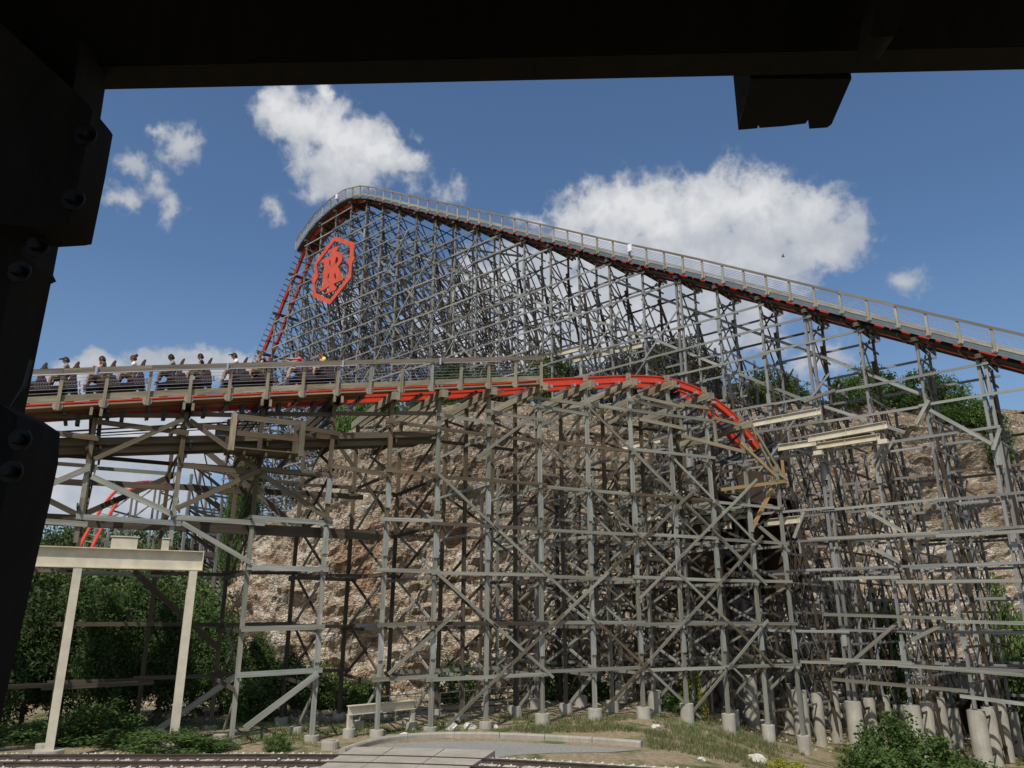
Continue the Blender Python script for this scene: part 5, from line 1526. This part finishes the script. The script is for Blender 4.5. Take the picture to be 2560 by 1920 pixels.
tufts('dry_grass', M['grass'], 4, 9000, (1250, 1790, 2560, 1920), .22, 'dry yellow grass over the slope at lower right')
tufts('green_weeds', M['greengrass'], 8, 5000, (0, 1800, 2100, 1890), .20, 'short green weeds round the trestle feet')
rg = random.Random(21); mb = MB()
for k in range(2600):
    px = rg.uniform(200, 2560); Yd = rg.uniform(34, 56)
    x = (px - 1280) / 2009 * Yd; d, _ = cliff_at(x, Yd)
    if not -9 < d < -.1: continue
    s_ = rg.uniform(.04, .16) ; z = base_z(x, Yd); a = rg.uniform(0, 6.28); ca, sa = math.cos(a) * s_, math.sin(a) * s_
    mb.add([(x + ca, Yd + sa, z), (x - sa * .7, Yd + ca * .7, z), (x - ca, Yd - sa, z), (x + sa * .8, Yd - ca * .8, z), (x + ca * .2, Yd, z + s_ * .8), (x, Yd, z - s_)],
           [(0,1,4),(1,2,4),(2,3,4),(3,0,4),(1,0,5),(2,1,5),(3,2,5),(0,3,5)])
tag(mb.build('rubble', M['rubble']), 'broken limestone rubble along the foot of the cliff', 'rubble', kind='stuff')

# a bird over the right-hand cloud
q = at_y(1957, 642, 60)
bd = thing('bird', 'small dark bird flying below the right-hand cloud', 'bird', q)
MB().tube([q + Vector((-.12, 0, -.05)), q + Vector((-.04, 0, 0)), q + Vector((.08, 0, .02)), q + Vector((.16, 0, .05))], [.01, .045, .05, .015], 8).build('body', M['black'], bd, smooth=True)
for sgn in (1, -1):
    MB().add([q + Vector((.06, 0, .02)), q + Vector((-.05, 0, .01)), q + Vector((-.02, .12 * sgn, .16)), q + Vector((-.06, .2 * sgn, .26)), q + Vector((.06, .1 * sgn, .15))], [(0, 1, 2, 4), (4, 2, 3)]).build('wing', M['black'], bd)

# ================================================================== dark timber shelter the view is taken from
def fg_poly(name, pts, Y, thick, parent=None, mat='shade_black'):
    q = [at_y(x, y, Y) for x, y in pts]; o = q[0]
    me = poly_mesh(name, [[(v.x - o.x, v.z - o.z) for v in q]], (o - Vector((0, thick / 2, 0)), Vector((1, 0, 0)), Vector((0, 0, 1))), thick, M[mat])
    return link(name, me, parent)
def bolt(parent, px, py, Y, r=.03):
    parent = parent.children[0]
    c = at_y(px, py, Y)
    MB().tube([c + Vector((0, -.006, 0)), c + Vector((0, .004, 0))], r * 1.25, 18).build('washer', M['boltm'], parent)
    MB().tube([c + Vector((0, -.035, 0)), c + Vector((0, -.004, 0))], r * .65, 6).build('bolt', M['boltm'], parent)
ob = thing('overhead_beam', 'black timber beam across the top of the view', 'beam', at_y(1280, 210, 2.6))
a, b = at_y(-900, 250, 2.6), at_y(3300, 158, 2.6)
zb1, zb2 = at_y(265, 226, 2.75).z, at_y(2560, 176, 2.75).z
def zbeam(x): 
    xa, xb = at_y(265, 226, 2.75).x, at_y(2560, 176, 2.75).x
    return zb1 + (zb2 - zb1) * (x - xa) / (xb - xa)
vs = []
for x in (-3.2, 3.4):
    zz = zbeam(x); vs += [(x, 2.60, zz), (x, 2.75, zz), (x, 2.75, zz + .40), (x, 2.60, zz + .40)]
MB().add(vs, [(0,1,2,3),(7,6,5,4),(0,4,5,1),(1,5,6,2),(2,6,7,3),(3,7,4,0)]).build('timber', M['shade_black'], ob, bevel=.006)
# rafter tail poking out under the beam
rt2 = thing('rafter_tail', 'chipped end of a black rafter hanging below the overhead beam at right', 'beam', at_y(1990, 250, 2.9))
zt3 = zbeam(at_y(1980, 190, 2.75).x) - .004
bl = [at_y(x, y, 0) for x, y in ()]
def at_zz(px, py, z): return at_z(px, py, z)
zlow = zt3
near = [at_zz(1880, 200, zlow), at_zz(2126, 194, zlow)]
tail = [(1846,325),(1893,321),(1896,313),(1899,320),(1955,316),(2014,309),(2020,300),(2023,322),(2068,319),(2079,311)]
bot = [at_zz(x, y, zlow) for x, y in tail]
d_ = Vector((.129, .99, 0)).normalized()
nl, nr = bot[0] + d_ * ((2.765 - bot[0].y) / d_.y), bot[-1] + d_ * ((2.765 - bot[-1].y) / d_.y)
lower = [nl] + bot + [nr]
up_ = [Vector((v.x - (.075 if i == 0 else 0), v.y, zlow + (.16 if i in (0, len(lower) - 1) else .03))) for i, v in enumerate(lower)]
n_ = len(lower)
MB().add(lower + up_, [tuple(range(n_)), tuple(reversed(range(n_, 2 * n_)))] + [(i, (i + 1) % n_, (i + 1) % n_ + n_, i + n_) for i in range(n_)]).build('timber', M['shade_black'], rt2)
# strut on the near face of the beam at upper right
st = thing('leaning_strut', 'dark strut leaning up from the overhead beam at upper right', 'beam', at_y(2160, 100, 2.5))
fg_poly('timber', [(2140,150),(2198,148),(2270,-30),(2170,-30)], 2.46, .12, st)
# left: post behind, knee brace, main post, lower post
p1 = thing('corner_post', 'black corner post at upper left beneath the overhead beam', 'post', at_y(200, 260, 2.7))
fg_poly('timber', [(60,180),(264,180),(262,226),(250,306),(205,560),(20,560)], 2.66, .2, p1)
p2 = thing('knee_brace', 'bolted dark plank end of the knee brace at upper left', 'brace', at_y(150, 400, 2.4))
fg_poly('timber', [(-300,-170),(60,125),(250,300),(275,326),(282,337),(262,450),(229,611),(212,614),(146,618),(-300,560)], 2.40, .14, p2)
for x, y in ((215,340),(184,500)): bolt(p2, x, y, 2.255)
p3 = thing('main_post', 'black splintered post down the left edge', 'post', at_y(60, 800, 2.6))
fg_poly('timber', [(-300,560),(156,560),(146,618),(133,688),(141,704),(127,710),(95,868),(62,1030),(20,1240),(-300,1240)], 2.55, .2, p3)
for x, y in ((50,680),(95,618)): bolt(p3, x, y, 2.345)
p4 = thing('lower_post', 'rounded bolted dark timber at lower left, running down out of view', 'post', at_y(30, 1300, 2.4))
fg_poly('timber', [(-400,1004),(5,1027),(60,1036),(108,1054),(150,1082),(145,1160),(124,1262),(100,1362),(52,1580),(0,1805),(-297,3317),(-800,3317),(-560,1000)], 2.40, .22, p4)
for x, y in ((52,1100),(30,1180)): bolt(p4, x, y, 2.175, .026)
MB().tube([at_y(22, 1030, 2.335), at_y(60, 965, 2.335), at_y(78, 900, 2.335)], .006, 6).build('cable', M['black'], p3)
# roof boards and back wall added to block sky light, plus floor and stilts
sr = thing('timber_shelter', 'black boarded timber shelter roof over the viewer along the top edge', 'shelter', (0, 0, 2.9))
zr_ = zbeam(0) + .42
for k in range(14):
    MB().box((0, 2.8 - k * .42, zr_ + .04), (6.6, .405, .05)).build('roof_board', M['shade_black'], sr)
for k in range(12): MB().box((-3.05 + k * .555, -3.0, 4.6), (.545, .05, 5.2)).build('wall_board', M['shade_black'], sr)
for k in range(14): MB().box((0, 2.75 - k * .42, 2.85), (6.6, .405, .06)).build('floor_board', M['shade_black'], sr)
for sgn in (-1, 1):
    for yy in (-2.9, 2.6): MB().box((sgn * 3.2, yy, 1.4), (.25, .25, 2.9)).build('stilt', M['shade_black'], sr)
